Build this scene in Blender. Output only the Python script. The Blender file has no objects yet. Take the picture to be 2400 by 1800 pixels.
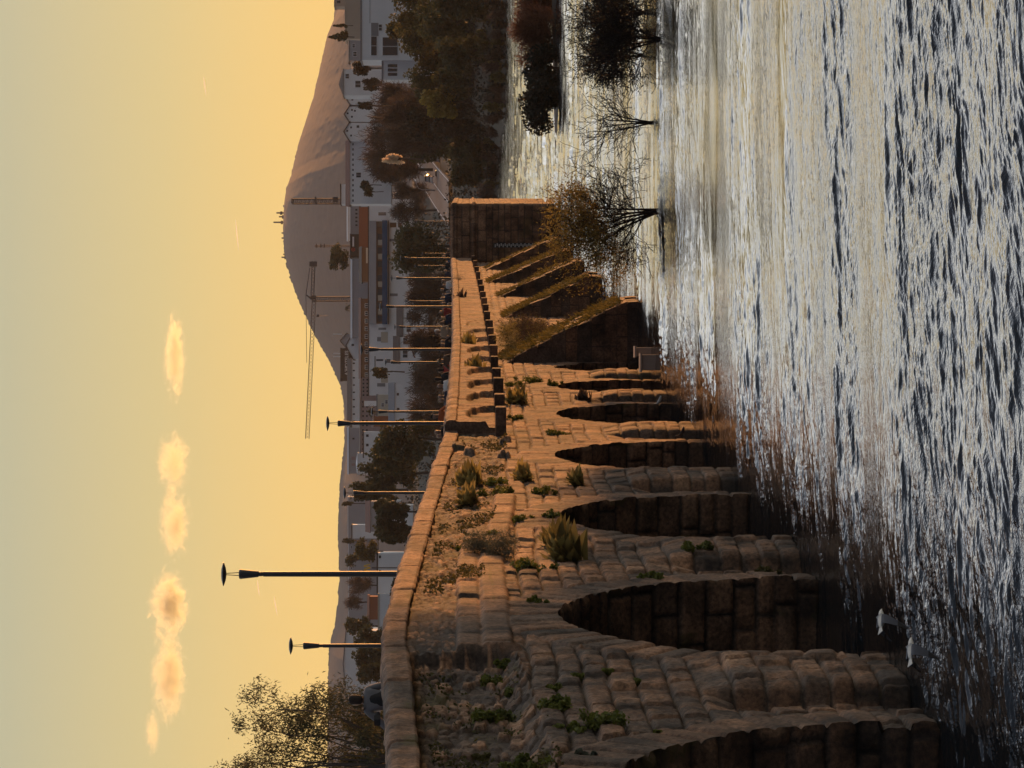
import bpy, bmesh, math, random
import numpy as np
from mathutils import Vector, Matrix
R = math.radians
SC = bpy.context.scene
COL = SC.collection
random.seed(7)
# ------------------------------------------------------------------ camera, sky, sun, exposure
# the photograph was taken with the camera turned on its side: the picture's left is the world's up
F, HC, VH = 8000.0, 6.2, 1095.0
TH = math.atan((1200 - VH) / F)
FWD = Vector((0, math.cos(TH), -math.sin(TH)))
UP = Vector((0, math.sin(TH), math.cos(TH)))
RT = Vector((1, 0, 0))
CAM = Vector((0, 0, HC))
cd = bpy.data.cameras.new('camera')
cam = bpy.data.objects.new('camera', cd)
COL.objects.link(cam)
cam.matrix_world = Matrix(((-UP.x, RT.x, -FWD.x, 0), (-UP.y, RT.y, -FWD.y, 0), (-UP.z, RT.z, -FWD.z, HC), (0, 0, 0, 1)))
cd.lens = F / 2400 * 36
cd.sensor_width = 36
cd.clip_start = 1
cd.clip_end = 60000
SC.camera = cam
SUN_AZ, SUN_EL = 30, 5.0
world = bpy.data.worlds.new('World')
SC.world = world
world.use_nodes = True
wt = world.node_tree
def wn(t, **k):
    n = wt.nodes.new(t)
    for a, b in k.items(): setattr(n, a, b)
    return n
sky = wn('ShaderNodeTexSky', sky_type='NISHITA', sun_disc=False, sun_elevation=R(SUN_EL), sun_rotation=R(SUN_AZ),
         air_density=1.3, dust_density=4.0)
tc = wn('ShaderNodeTexCoord')
sep = wn('ShaderNodeSeparateXYZ')
wt.links.new(tc.outputs['Generated'], sep.inputs[0])
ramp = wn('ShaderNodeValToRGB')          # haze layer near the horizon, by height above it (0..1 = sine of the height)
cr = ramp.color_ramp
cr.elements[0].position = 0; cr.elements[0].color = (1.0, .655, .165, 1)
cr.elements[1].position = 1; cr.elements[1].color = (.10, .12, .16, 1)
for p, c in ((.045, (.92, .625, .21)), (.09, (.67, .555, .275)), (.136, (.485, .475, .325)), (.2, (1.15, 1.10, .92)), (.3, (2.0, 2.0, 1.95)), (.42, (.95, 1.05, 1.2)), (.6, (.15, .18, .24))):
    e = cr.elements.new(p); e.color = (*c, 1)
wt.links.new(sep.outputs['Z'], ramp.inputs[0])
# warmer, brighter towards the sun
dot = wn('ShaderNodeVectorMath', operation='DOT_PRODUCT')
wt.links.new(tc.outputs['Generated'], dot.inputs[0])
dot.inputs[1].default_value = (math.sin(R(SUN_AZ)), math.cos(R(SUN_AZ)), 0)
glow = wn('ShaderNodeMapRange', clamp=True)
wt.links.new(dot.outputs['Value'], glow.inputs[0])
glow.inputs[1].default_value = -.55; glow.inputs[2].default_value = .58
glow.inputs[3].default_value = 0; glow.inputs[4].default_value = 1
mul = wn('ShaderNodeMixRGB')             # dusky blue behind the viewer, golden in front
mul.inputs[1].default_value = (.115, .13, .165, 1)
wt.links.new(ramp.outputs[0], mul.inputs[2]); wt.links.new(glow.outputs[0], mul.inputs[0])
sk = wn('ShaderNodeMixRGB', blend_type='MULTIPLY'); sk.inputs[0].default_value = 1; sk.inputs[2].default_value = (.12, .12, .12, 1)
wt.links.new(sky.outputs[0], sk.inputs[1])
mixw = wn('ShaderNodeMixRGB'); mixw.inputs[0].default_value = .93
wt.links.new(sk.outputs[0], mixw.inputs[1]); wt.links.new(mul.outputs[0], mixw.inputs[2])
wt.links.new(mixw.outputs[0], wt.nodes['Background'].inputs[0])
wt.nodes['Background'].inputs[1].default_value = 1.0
sl = bpy.data.lights.new('sun', 'SUN'); sl.energy = 4.7; sl.angle = R(.6); sl.color = (1, .41, .11)
so = bpy.data.objects.new('sun', sl); COL.objects.link(so)
SD = Vector((math.sin(R(SUN_AZ)) * math.cos(R(SUN_EL)), math.cos(R(SUN_AZ)) * math.cos(R(SUN_EL)), math.sin(R(SUN_EL))))
so.rotation_euler = SD.to_track_quat('Z', 'Y').to_euler()
so.location = (200, 100, 60)
SC.view_settings.view_transform = 'Standard'; SC.view_settings.look = 'None'
SC.view_settings.exposure = .08; SC.view_settings.gamma = 1
SC.cycles.use_denoising = True
SC.cycles.max_bounces = 5; SC.cycles.volume_bounces = 1; SC.cycles.transparent_max_bounces = 8

# ------------------------------------------------------------------ helpers
def P(x, y, D):
    """point seen at pixel (x, y) of the 2400 x 1800 photograph, D metres away"""
    return CAM + FWD * D + RT * ((900 - y) / F * D) + UP * ((1200 - x) / F * D)
P0 = Vector((-4.55, 44.9, 0)); DX, DY = .06668, .99777
def B(s, t, z):
    return Vector((P0.x + DX * s + DY * t, P0.y + DY * s - DX * t, z))
def Bn(s, t, z):
    s, t, z = np.broadcast_arrays(np.asarray(s, float), np.asarray(t, float), np.asarray(z, float))
    return np.stack([P0.x + DX * s + DY * t, P0.y + DY * s - DX * t, z], -1)
def s_of(y, t=0.0):
    k = (900 - y) / F
    X0 = P0.x + DY * t; Y0 = P0.y - DX * t
    return (k * Y0 - X0) / (DX - k * DY)
def z_of(x, D): return HC - (x - VH) / F * D
rng = np.random.default_rng(11)
TAB = rng.random((256, 256))
def h2(i, j): return TAB[np.asarray(i).astype(int) & 255, np.asarray(j).astype(int) & 255]
def vn(x, y):
    xi = np.floor(x).astype(int); yi = np.floor(y).astype(int)
    fx = x - xi; fy = y - yi
    fx = fx * fx * (3 - 2 * fx); fy = fy * fy * (3 - 2 * fy)
    a = h2(xi, yi); b = h2(xi + 1, yi); c = h2(xi, yi + 1); d = h2(xi + 1, yi + 1)
    return (a * (1 - fx) + b * fx) * (1 - fy) + (c * (1 - fx) + d * fx) * fy
def fbm(x, y, o=4):
    r = 0; a = .5; n = 0
    for k in range(o):
        r = r + a * vn(x * 2 ** k + 17.3 * k, y * 2 ** k + 5.1 * k); n += a; a *= .5
    return r / n - .5
def ss(a, b, x):
    t = np.clip((x - a) / (b - a), 0, 1)
    return t * t * (3 - 2 * t)

def tag(o, label=None, cat=None, group=None, kind=None):
    if label: o['label'] = label
    if cat: o['category'] = cat
    if group: o['group'] = group
    if kind: o['kind'] = kind
    return o
def empty(name, loc=(0, 0, 0), rz=0, **k):
    o = bpy.data.objects.new(name, None); COL.objects.link(o)
    o.location = loc; o.rotation_euler = (0, 0, rz)
    o.empty_display_size = .3
    return tag(o, **k)
def link(name, me, mat=None, parent=None, **k):
    o = bpy.data.objects.new(name, me); COL.objects.link(o)
    if mat is not None:
        for m in (mat if isinstance(mat, (list, tuple)) else [mat]): me.materials.append(m)
    if parent is not None: o.parent = parent
    return tag(o, **k)
class MB:
    """collects geometry for ONE mesh object"""
    def __init__(s): s.v = []; s.f = []; s.c = []; s.mi = []
    def face_color(s, n, c): s.c += [c] * n
    def poly(s, pts, faces, c=.5, mi=0):
        b = len(s.v); s.v += [tuple(p) for p in pts]
        for f in faces: s.f.append([b + i for i in f]); s.c.append(c); s.mi.append(mi)
    def box(s, x0, x1, y0, y1, z0, z1, c=.5, M=None, mi=0):
        p = [Vector((x, y, z)) for z in (z0, z1) for x, y in ((x0, y0), (x1, y0), (x1, y1), (x0, y1))]
        if M is not None: p = [M @ q for q in p]
        s.poly(p, [(3, 2, 1, 0), (4, 5, 6, 7), (0, 1, 5, 4), (1, 2, 6, 5), (2, 3, 7, 6), (3, 0, 4, 7)], c, mi)
    def tube(s, pts, rad, n=6, c=.5, cap=True, mi=0):
        pts = [Vector(p) for p in pts]
        if not isinstance(rad, (list, tuple)): rad = [rad] * len(pts)
        b = len(s.v); ref = Vector((.31, .17, .93))
        for i, p in enumerate(pts):
            d = (pts[min(i + 1, len(pts) - 1)] - pts[max(i - 1, 0)])
            if d.length < 1e-9: d = Vector((0, 0, 1))
            d.normalize()
            a = d.cross(ref)
            if a.length < .05: a = d.cross(Vector((1, 0, 0)))
            a.normalize(); e = d.cross(a)
            for k in range(n):
                w = 2 * math.pi * k / n
                s.v.append(tuple(p + a * (math.cos(w) * rad[i]) + e * (math.sin(w) * rad[i])))
        for i in range(len(pts) - 1):
            for k in range(n):
                s.f.append([b + i * n + k, b + i * n + (k + 1) % n, b + (i + 1) * n + (k + 1) % n, b + (i + 1) * n + k]); s.c.append(c); s.mi.append(mi)
        if cap and n > 2:
            s.f.append([b + k for k in range(n)][::-1]); s.c.append(c); s.mi.append(mi)
            s.f.append([b + (len(pts) - 1) * n + k for k in range(n)]); s.c.append(c); s.mi.append(mi)
    def lathe(s, prof, n=20, M=None, c=.5, mi=0):
        b = len(s.v)
        for r, z in prof:
            for k in range(n):
                q = Vector((r * math.cos(2 * math.pi * k / n), r * math.sin(2 * math.pi * k / n), z))
                s.v.append(tuple(M @ q if M is not None else q))
        for i in range(len(prof) - 1):
            for k in range(n):
                s.f.append([b + i * n + k, b + i * n + (k + 1) % n, b + (i + 1) * n + (k + 1) % n, b + (i + 1) * n + k]); s.c.append(c); s.mi.append(mi)
        s.f.append([b + k for k in range(n)][::-1]); s.c.append(c); s.mi.append(mi)
        s.f.append([b + (len(prof) - 1) * n + k for k in range(n)]); s.c.append(c); s.mi.append(mi)
    def mesh(s, name, smooth=False):
        me = bpy.data.meshes.new(name)
        me.from_pydata(s.v, [], s.f)
        if smooth: me.polygons.foreach_set('use_smooth', [True] * len(me.polygons))
        if any(s.mi): me.polygons.foreach_set('material_index', s.mi)
        a = me.attributes.new('tone', 'FLOAT', 'FACE'); a.data.foreach_set('value', np.array(s.c, dtype=np.float32))
        me.update()
        return me
    def build(s, name, mat, parent=None, smooth=False, **k):
        return link(name, s.mesh(name, smooth), mat, parent, **k)
def quads_mesh(name, V, tone=None, attrs=None, nv=4, Fidx=None, smooth=False):
    """V (n*nv,3) numpy; every nv verts one face, or Fidx (m,nv)"""
    me = bpy.data.meshes.new(name)
    V = np.ascontiguousarray(V, dtype=np.float32).reshape(-1, 3)
    if Fidx is None: Fidx = np.arange(len(V)).reshape(-1, nv)
    m = len(Fidx)
    me.vertices.add(len(V)); me.vertices.foreach_set('co', V.ravel())
    me.loops.add(m * nv); me.loops.foreach_set('vertex_index', Fidx.astype(np.int32).ravel())
    me.polygons.add(m)
    me.polygons.foreach_set('loop_start', (np.arange(m) * nv).astype(np.int32))
    me.polygons.foreach_set('loop_total', np.full(m, nv, np.int32))
    if smooth: me.polygons.foreach_set('use_smooth', np.ones(m, bool))
    if tone is not None:
        dom = 'POINT' if len(tone) == len(V) and len(tone) != m else 'FACE'
        a = me.attributes.new('tone', 'FLOAT', dom); a.data.foreach_set('value', np.asarray(tone, np.float32))
    for kname, val in (attrs or {}).items():
        a = me.attributes.new(kname, 'FLOAT', 'POINT'); a.data.foreach_set('value', np.asarray(val, np.float32).ravel())
    me.update(calc_edges=True); me.validate()
    return me

# ------------------------------------------------------------------ materials
def M(name, build):
    m = bpy.data.materials.new(name); m.use_nodes = True
    nt = m.node_tree
    b = nt.nodes['Principled BSDF']
    build(nt, b)
    return m
def nd(nt, t, inp=None, **k):
    n = nt.nodes.new(t)
    for a, v in k.items(): setattr(n, a, v)
    for a, v in (inp or {}).items():
        if hasattr(v, 'is_linked') or hasattr(v, 'links'): nt.links.new(v, n.inputs[a])
        else: n.inputs[a].default_value = v
    return n
def noise(nt, scale, detail=3, vec=None, rough=.55, typ='Object'):
    t = nd(nt, 'ShaderNodeTexCoord')
    n = nd(nt, 'ShaderNodeTexNoise', {'Scale': scale, 'Detail': detail, 'Roughness': rough})
    nt.links.new(vec if vec is not None else t.outputs[typ], n.inputs['Vector'])
    return n
def plain(name, col, rough=.8, var=.25, scale=3.0, metal=0, bump=0.0, tone=0.0):
    def f(nt, b):
        n = noise(nt, scale, 4)
        c = nd(nt, 'ShaderNodeMixRGB', {'Color1': (*[x * (1 - var) for x in col], 1), 'Color2': (*[min(1, x * (1 + var)) for x in col], 1)})
        nt.links.new(n.outputs['Fac'], c.inputs[0])
        out = c.outputs[0]
        if tone:
            a = nd(nt, 'ShaderNodeAttribute', attribute_name='tone')
            mr = nd(nt, 'ShaderNodeMapRange', {0: a.outputs['Fac'], 1: 0.0, 2: 1.0, 3: 1 - tone, 4: 1 + tone})
            c2 = nd(nt, 'ShaderNodeMixRGB', {0: 1.0}, blend_type='MULTIPLY')
            nt.links.new(out, c2.inputs[1]); nt.links.new(mr.outputs[0], c2.inputs[2]); out = c2.outputs[0]
        nt.links.new(out, b.inputs['Base Color'])
        b.inputs['Roughness'].default_value = rough; b.inputs['Metallic'].default_value = metal
        if bump:
            n2 = noise(nt, scale * 6, 4)
            bp = nd(nt, 'ShaderNodeBump', {'Strength': .6, 'Distance': bump, 'Height': n2.outputs['Fac']})
            nt.links.new(bp.outputs[0], b.inputs['Normal'])
    return M(name, f)
def f_stone(nt, b):
    """old granite: tone per block, speckle, pale lichen, moss from the mesh attribute"""
    tone = nd(nt, 'ShaderNodeAttribute', attribute_name='tone')
    moss = nd(nt, 'ShaderNodeAttribute', attribute_name='moss')
    wet = nd(nt, 'ShaderNodeAttribute', attribute_name='wet')
    r = nd(nt, 'ShaderNodeValToRGB'); e = r.color_ramp
    e.elements[0].color = (.045, .042, .042, 1); e.elements[1].color = (.36, .28, .21, 1)
    x = e.elements.new(.3); x.color = (.13, .115, .105, 1); x = e.elements.new(.6); x.color = (.22, .155, .11, 1)
    nt.links.new(tone.outputs['Fac'], r.inputs[0])
    n1 = noise(nt, 1.3, 5); n2 = noise(nt, 14, 4); n3 = noise(nt, 60, 2)
    c1 = nd(nt, 'ShaderNodeMixRGB', {0: .8, 1: r.outputs[0]}, blend_type='OVERLAY')
    m1 = nd(nt, 'ShaderNodeMapRange', {0: n1.outputs['Fac'], 1: .3, 2: .7}); nt.links.new(m1.outputs[0], c1.inputs[2])
    c2 = nd(nt, 'ShaderNodeMixRGB', {0: .7, 1: c1.outputs[0]}, blend_type='OVERLAY')
    m2 = nd(nt, 'ShaderNodeMapRange', {0: n2.outputs['Fac'], 1: .3, 2: .7, 3: .12, 4: .9}); nt.links.new(m2.outputs[0], c2.inputs[2])
    c3 = nd(nt, 'ShaderNodeMixRGB', {0: .5, 1: c2.outputs[0]}, blend_type='OVERLAY')
    nt.links.new(n3.outputs['Fac'], c3.inputs[2])
    mm = nd(nt, 'ShaderNodeMath', {0: moss.outputs['Fac'], 1: n2.outputs['Fac']}, operation='MULTIPLY')
    mm2 = nd(nt, 'ShaderNodeMapRange', {0: mm.outputs[0], 1: .22, 2: .42, 3: 0.0, 4: .85})
    c4 = nd(nt, 'ShaderNodeMixRGB', {0: mm2.outputs[0], 1: c3.outputs[0], 2: (.10, .11, .035, 1)})
    wf = nd(nt, 'ShaderNodeMapRange', {0: wet.outputs['Fac'], 1: 0.0, 2: 1.0, 3: 1.0, 4: .38})
    c5 = nd(nt, 'ShaderNodeMixRGB', {0: 1.0, 1: c4.outputs[0]}, blend_type='MULTIPLY')
    nt.links.new(wf.outputs[0], c5.inputs[2])
    c6 = nd(nt, 'ShaderNodeMixRGB', {0: 1.0, 1: c5.outputs[0], 2: (.77, .57, .43, 1)}, blend_type='MULTIPLY')
    nt.links.new(c6.outputs[0], b.inputs['Base Color'])
    b.inputs['Roughness'].default_value = .82
    ad = nd(nt, 'ShaderNodeMath', {0: n2.outputs['Fac'], 1: n3.outputs['Fac']}, operation='ADD')
    bp = nd(nt, 'ShaderNodeBump', {'Strength': .7, 'Distance': .03, 'Height': ad.outputs[0]})
    nt.links.new(bp.outputs[0], b.inputs['Normal'])
STONE = M('granite', f_stone)

def f_water(nt, b):
    g = nd(nt, 'ShaderNodeNewGeometry')
    def sc(v):
        m = nd(nt, 'ShaderNodeMapping'); nt.links.new(g.outputs['Position'], m.inputs[0]); m.inputs['Scale'].default_value = v; m.inputs['Rotation'].default_value = (0, 0, R(8)); return m.outputs[0]
    nb = noise(nt, 1, 3, sc((.03, .22, 1)), .55)      # calm and ruffled bands lying across the current
    na = noise(nt, 1, 2, sc((.35, .8, 1)), .5)
    nc = noise(nt, 1, 3, sc((1.7, 3.0, 1)), .6)
    ne = noise(nt, 1, 3, sc((6, 8, 1)), .6)
    patch = nd(nt, 'ShaderNodeMapRange', {0: nb.outputs['Fac'], 1: .38, 2: .62, 3: .25, 4: 1.0})
    def bump(h, dist, st, prev=None):
        bp = nd(nt, 'ShaderNodeBump', {'Strength': st, 'Distance': dist}); nt.links.new(h, bp.inputs['Height'])
        if prev is not None: nt.links.new(prev, bp.inputs['Normal'])
        return bp
    b3 = bump(ne.outputs['Fac'], .03, 1); nt.links.new(patch.outputs[0], b3.inputs['Strength'])
    nt.links.new(b3.outputs[0], b.inputs['Normal'])
    b.inputs['Base Color'].default_value = (.012, .015, .017, 1)
    b.inputs['Roughness'].default_value = .03
    b.inputs['IOR'].default_value = 1.5
WATER = M('river_water', f_water)

# ------------------------------------------------------------------ the river
def rect_grid(name, x0, x1, y0, y1, nx, ny, zf):
    X, Y = np.meshgrid(np.linspace(x0, x1, nx), np.linspace(y0, y1, ny), indexing='ij')
    Z = zf(X, Y)
    V = np.stack([X, Y, Z], -1).reshape(-1, 3)
    i = np.arange(nx * ny).reshape(nx, ny)
    Fc = np.stack([i[:-1, :-1], i[1:, :-1], i[1:, 1:], i[:-1, 1:]], -1).reshape(-1, 4)
    return quads_mesh(name, V, Fidx=Fc, smooth=True)
def river_mesh():
    # one sheet, finely meshed where the picture looks closely at it, real waves all over
    k = np.linspace(-.132, .132, 800)
    ext = .132 * 1.35 ** np.arange(1, 12)
    k = np.concatenate([-ext[::-1], k, ext])
    v = np.arange(1112, 2440, .72)
    Dd = (F * HC / (v - VH))[::-1]
    D = np.concatenate([np.linspace(-60, Dd[0] - 1, 40), Dd, np.linspace(Dd[-1] + 150, Dd[-1] + 600, 4)])
    K, Y = np.meshgrid(k, D, indexing='ij')
    X = K * np.maximum(np.abs(Y), 30.)
    c, s_ = math.cos(R(12)), math.sin(R(12))
    a, b = X * c + Y * s_, -X * s_ + Y * c
    band = fbm(a * .030 + 3, b * .20, 3)
    patch = .28 + 1.15 * ss(-.12, .12, band)
    wx = a + .5 * fbm(a * .9, b * .9, 2); wy = b + .6 * fbm(a * .35 + 20, b * .9 + 4, 3)
    Z = .12 * fbm(a / 3.4, b / 2.0, 2)
    calm = ss(.015, .06, K) * np.exp(-((Y - 88) / 14) ** 2) + .7 * ss(.04, .075, K) * np.exp(-((Y - 150) / 30) ** 2)
    patch = patch * (1 - .62 * np.clip(calm, 0, 1))
    Z = Z + patch * (.125 * fbm(wx / 2.2, wy / .52, 4) + .046 * fbm((wx * .93 + wy * .36) / .55, (wy * .93 - wx * .36) / .145, 3))
    far = np.clip(Y / 90, 1, 3.5)
    Z = Z * far
    V = np.stack([X, Y, Z], -1).reshape(-1, 3)
    nx, ny = K.shape; i = np.arange(nx * ny).reshape(nx, ny)
    Fc = np.stack([i[:-1, :-1], i[1:, :-1], i[1:, 1:], i[:-1, 1:]], -1).reshape(-1, 4)
    return quads_mesh('river', V, Fidx=Fc, smooth=True)
me = river_mesh()
link('river', me, WATER, kind='structure')

# ------------------------------------------------------------------ the Roman bridge
def htop(s): return np.interp(s, [-12, -2, 4, 8, 11, 17, 27.5, 32, 38.5, 46.8, 60, 90, 150, 197, 260],
                              [7.0, 7.2, 7.39, 7.54, 7.56, 7.46, 7.27, 7.17, 7.05, 6.84, 6.8, 6.8, 7.05, 7.35, 7.5])
# arches: near edge, far edge, crown height, springing height
ARCH = [(-9.6, 0, 4.5, .3), (5.9, 15.6, 4.72, .2), (21.5, 30.8, 4.3, .2), (36.5, 45.1, 4.0, .2), (50.5, 58.9, 3.6, .2), (63.5, 69.7, 3.3, .2), (74, 79.4, 3.1, .2)]
PIER = [(0, 5.9), (15.6, 21.5), (30.8, 36.5), (45.1, 50.5), (58.9, 63.5), (69.7, 74)]
ZC = [-.8]
_r = random.Random(4)
while ZC[-1] < 8: ZC.append(ZC[-1] + _r.uniform(.34, .52))
ZC = np.array(ZC)
def blocks(s, z, L=.86, seed=0):
    """running bond of uneven courses: returns edge distance (m), block hash"""
    c = np.clip(np.searchsorted(ZC, z) - 1, 0, len(ZC) - 2)
    dz = np.minimum(z - ZC[c], ZC[c + 1] - z)
    Lc = L * (.75 + .6 * h2(c + seed, 3 + c))
    q = (s + 40 + 7 * h2(c + seed, 9)) / Lc
    k = np.floor(q)
    j0 = k + .5 * (h2(c * 7 + seed, k) - .5); j1 = k + 1 + .5 * (h2(c * 7 + seed, k + 1) - .5); jm = k - 1 + .5 * (h2(c * 7 + seed, k - 1) - .5)
    j2 = k + 2 + .5 * (h2(c * 7 + seed, k + 2) - .5)
    lo = np.where(q < j0, jm, np.where(q > j1, j1, j0)); hi = np.where(q < j0, j0, np.where(q > j1, j2, j1))
    kb = np.where(q < j0, k - 1, np.where(q > j1, k + 1, k))
    ds = np.minimum(q - lo, hi - q) * Lc
    return dz, ds, h2(kb + 31 * seed, c * 5 + 1), h2(kb + 77, c * 3 + seed)
def worley(x, y, seed=0):
    xi = np.floor(x).astype(int); yi = np.floor(y).astype(int)
    f1 = np.full(x.shape, 9.); f2 = np.full(x.shape, 9.); idh = np.zeros(x.shape)
    for a in (-1, 0, 1):
        for b in (-1, 0, 1):
            cx = xi + a; cy = yi + b
            px = cx + .5 + .75 * (h2(cx + seed, cy) - .5); py = cy + .5 + .75 * (h2(cy + 91 + seed, cx) - .5)
            d = np.hypot(x - px, y - py)
            n = d < f1
            f2 = np.where(n, f1, np.minimum(f2, d)); idh = np.where(n, h2(cx * 3 + 5, cy * 7 + seed), idh); f1 = np.where(n, d, f1)
    return f1, f2, idh
def zband(s): return np.interp(s, [-12, 1.4, 6.9, 7.1, 12, 18, 28, 40, 48, 60], [4.9, 5.23, 5.48, 5.97, 5.97, 6.0, 5.66, 5.35, 5.2, 5.0])
KNOBS = [(s_of(1053), 6.42, .5, .2), (s_of(1039), z_of(1183, 91), .35, .16), (s_of(1071), z_of(1180, 86), .4, .16), (s_of(1062), z_of(1100, 86), .4, .14)]
def relief(s, z, full=True):
    """how far the upstream face stands out of the wall plane, with the tone, moss and wetness of the stone"""
    w1 = fbm(s * .35, z * .35, 3); w2 = fbm(s * 1.6 + 50, z * 1.6, 3)
    zz = z + .14 * w1 + .05 * w2; sw = s + .10 * fbm(s * .9 + 9, z * .9 + 4, 3)
    dz, ds, hh, hk = blocks(sw, zz)
    e = np.minimum(dz, ds)
    near = np.clip((60 - s) / 60, .35, 1)
    wdt = .17
    q = np.clip(e / wdt, 0, 1)
    boss = np.sqrt(np.clip(1 - (1 - q) ** 2, 0, 1))
    A = (.025 + .10 * hh) * near
    chip = np.abs(fbm(s * 2.1 + 7, z * 2.6, 4)) + .6 * np.abs(fbm(s * 5 + 3, z * 6, 3))
    face = boss ** .7 * (1 - .55 * ss(.15, .75, hk)) + .55 * ss(.15, .75, hk) * ss(0, .3, q)
    h = face * A + .06 * (hk - .5) + .10 * (.16 - chip) * near - .05 * ss(.03, .01, e) + .035 * fbm(s * 7 + 2, z * 9, 3) * near
    tone = .22 + .55 * hk + .8 * fbm(s * .8, z * .8, 4) + .5 * fbm(s * 4, z * 4, 3) - .35 * (1 - ss(0, .05, e))
    moss = ss(.05, .0, e) * .5 + ss(.1, .35, fbm(s * .25 + 3, z * .5 + 8, 3)) * .8
    # arch rings of long radial slabs
    for (a0, a1, zc, z0) in ARCH:
        sc = (a0 + a1) / 2; a = (a1 - a0) / 2; b = zc - z0
        th = np.arctan2(np.maximum(z - z0, 0) / b, (s - sc) / a)
        rho = np.hypot((s - sc) / a, (z - z0) / b)
        d = (rho - 1) * (b + (a - b) * np.abs(np.cos(th)))
        thick = .82 + .28 * vn(th * 7 + sc, th * 0 + 3.)
        inr = (d < thick) & (d > -.6) & (z > z0 + .45) & (np.abs(s - sc) < a + 1.2)
        q = th * (a + b) / 2 / .43 + .3 * fbm(s * .8, z * .8, 2); k = np.floor(q); ee = np.minimum(q - k, 1 - (q - k)) * .43
        ee = np.minimum(ee, np.abs(thick - d))
        hr = .10 * near * np.sqrt(np.clip(1 - (1 - np.clip(ee / .10, 0, 1)) ** 2, 0, 1)) + .05 * (h2(k, k * 0 + int(sc)) - .3) + .03 * fbm(s * 4, z * 4, 3)
        h = np.where(inr, hr, h); tone = np.where(inr, .2 + .5 * h2(k + 9, k * 0 + 2) + .3 * fbm(s * 2, z * 2), tone); moss = np.where(inr, moss * .3, moss)
    # rounded cutwaters standing out of the far half of every pier, the near half a flat shoulder
    for i, (p0, p1) in enumerate(PIER):
        m = p0 + (p1 - p0) * .48
        c = (m + p1) / 2; hw = (p1 - m) / 2
        x = np.clip(np.abs(s - c) / hw, 0, 1)
        zt = (2.9, 2.6, 2.6, 2.3, 2.2, 2.0)[i]
        cap = ss(zt + .25, zt - .75, z)
        h = h + .15 * np.sqrt(np.clip(1 - x ** 5, 0, 1)) * cap - .20 * ss(p0 + .4, m - .1, s) * (s < m + .05) * (s > p0) * cap
        # the groove where shoulder and cutwater meet
        h = h - .08 * np.exp(-((s - m) / .15) ** 2) * cap
    # the string course and the rubble above it
    zb = zband(s)
    bandb = np.where(s < 7, zb - .02, zb - .48)
    inb = (z > bandb) & (z < zb) & (s < 30 + 2 * w1)
    Lb = 1.7; qb = (s + 30) / Lb + .2 * vn(s * .2, s * 0); kb = np.floor(qb); eb = np.minimum(qb - kb, 1 - (qb - kb)) * Lb
    eb = np.minimum(eb, np.minimum(z - bandb, zb - z))
    hb = .02 + .05 * h2(kb, kb * 0 + 11) + .09 * np.sqrt(np.clip(1 - (1 - np.clip(eb / .10, 0, 1)) ** 2, 0, 1)) + .03 * fbm(s * 3, z * 3, 3)
    h = np.where(inb, hb, h); tone = np.where(inb, .35 + .4 * h2(kb, kb * 0 + 6) + .2 * fbm(s, z), tone)
    rub = (z > zb) & (s < 47.9)
    in2 = (z >= zb) & (z < zb + .40) & (s > 7.1) & (s < 27 + 3 * w1)
    f1, f2, ih = worley(s / .46 + .7 * w2, z / .17 + .8 * w1 + .4 * fbm(s * 2, z * 6, 2))
    g1, g2, gh = worley(s / .26 + .7 * w2 + 9, z / .095 + .8 * w1, 5)
    sm_ = vn(s * .45 + 8, z * 1.1) > .52
    f1 = np.where(sm_, g1, f1); f2 = np.where(sm_, g2, f2); ih = np.where(sm_, gh, ih)
    er = np.clip((f2 - f1) / .28, 0, 1)
    smooth_zone = ss(7, 7.4, s) * ss(15, 12.5, s)
    hrb = (.012 + (.06 + .05 * ss(8, 5, s)) * ih) * np.minimum(er * 1.6, 1) * (1 - .45 * smooth_zone) + .11 * fbm(s * 1.1, z * 2.2, 4) + .05 * fbm(s * 5, z * 12, 3) - .05
    hrb = hrb - .24 * ss(7.05, 6.95, s) * ss(zb, zb + .35, z)
    h = np.where(rub, hrb, h)
    trb = .02 + (.45 + .55 * (ih > .72)) * ih ** 1.2 * er - .10 * smooth_zone + .3 * fbm(s * .7, z * 1.5, 3) - .15 * smooth_zone  # gaps between the rubble stones darkened in tone, standing for their shadow
    tone = np.where(rub, trb, tone); moss = np.where(rub, .25 + .8 * ss(-.08, .22, fbm(s * .5 + 40, z * 1.1 + 2, 4)) * (1 - er * .4) * (1 - .6 * smooth_zone), moss)
    q2 = (s + 11) / 1.15 + .3 * vn(s * .3, s * 0 + 4); k2 = np.floor(q2); e2 = np.minimum(np.minimum(q2 - k2, 1 - (q2 - k2)) * 1.15, np.minimum(z - zb, zb + .40 - z))
    h = np.where(in2, -.02 + .07 * h2(k2, k2 * 0 + 8) + .07 * np.sqrt(np.clip(1 - (1 - np.clip(e2 / .10, 0, 1)) ** 2, 0, 1)) + .03 * fbm(s * 3, z * 3, 3), h)
    tone = np.where(in2, .25 + .45 * h2(k2, k2 * 0 + 3) + .3 * fbm(s, z), tone); moss = np.where(in2, moss * .5, moss)
    for (ks, kz, kl, kh) in KNOBS:
        x = np.abs(s - ks) / kl; y = np.abs(z - kz) / kh
        h = h + .17 * np.sqrt(np.clip(1 - np.maximum(x, y) ** 5, 0, 1))
    wet = ss(.75, .15, z + .3 * fbm(s * .8, z * 2, 3)) * .9
    return h, np.clip(tone, 0, 1), np.clip(moss, 0, 1), wet
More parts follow.
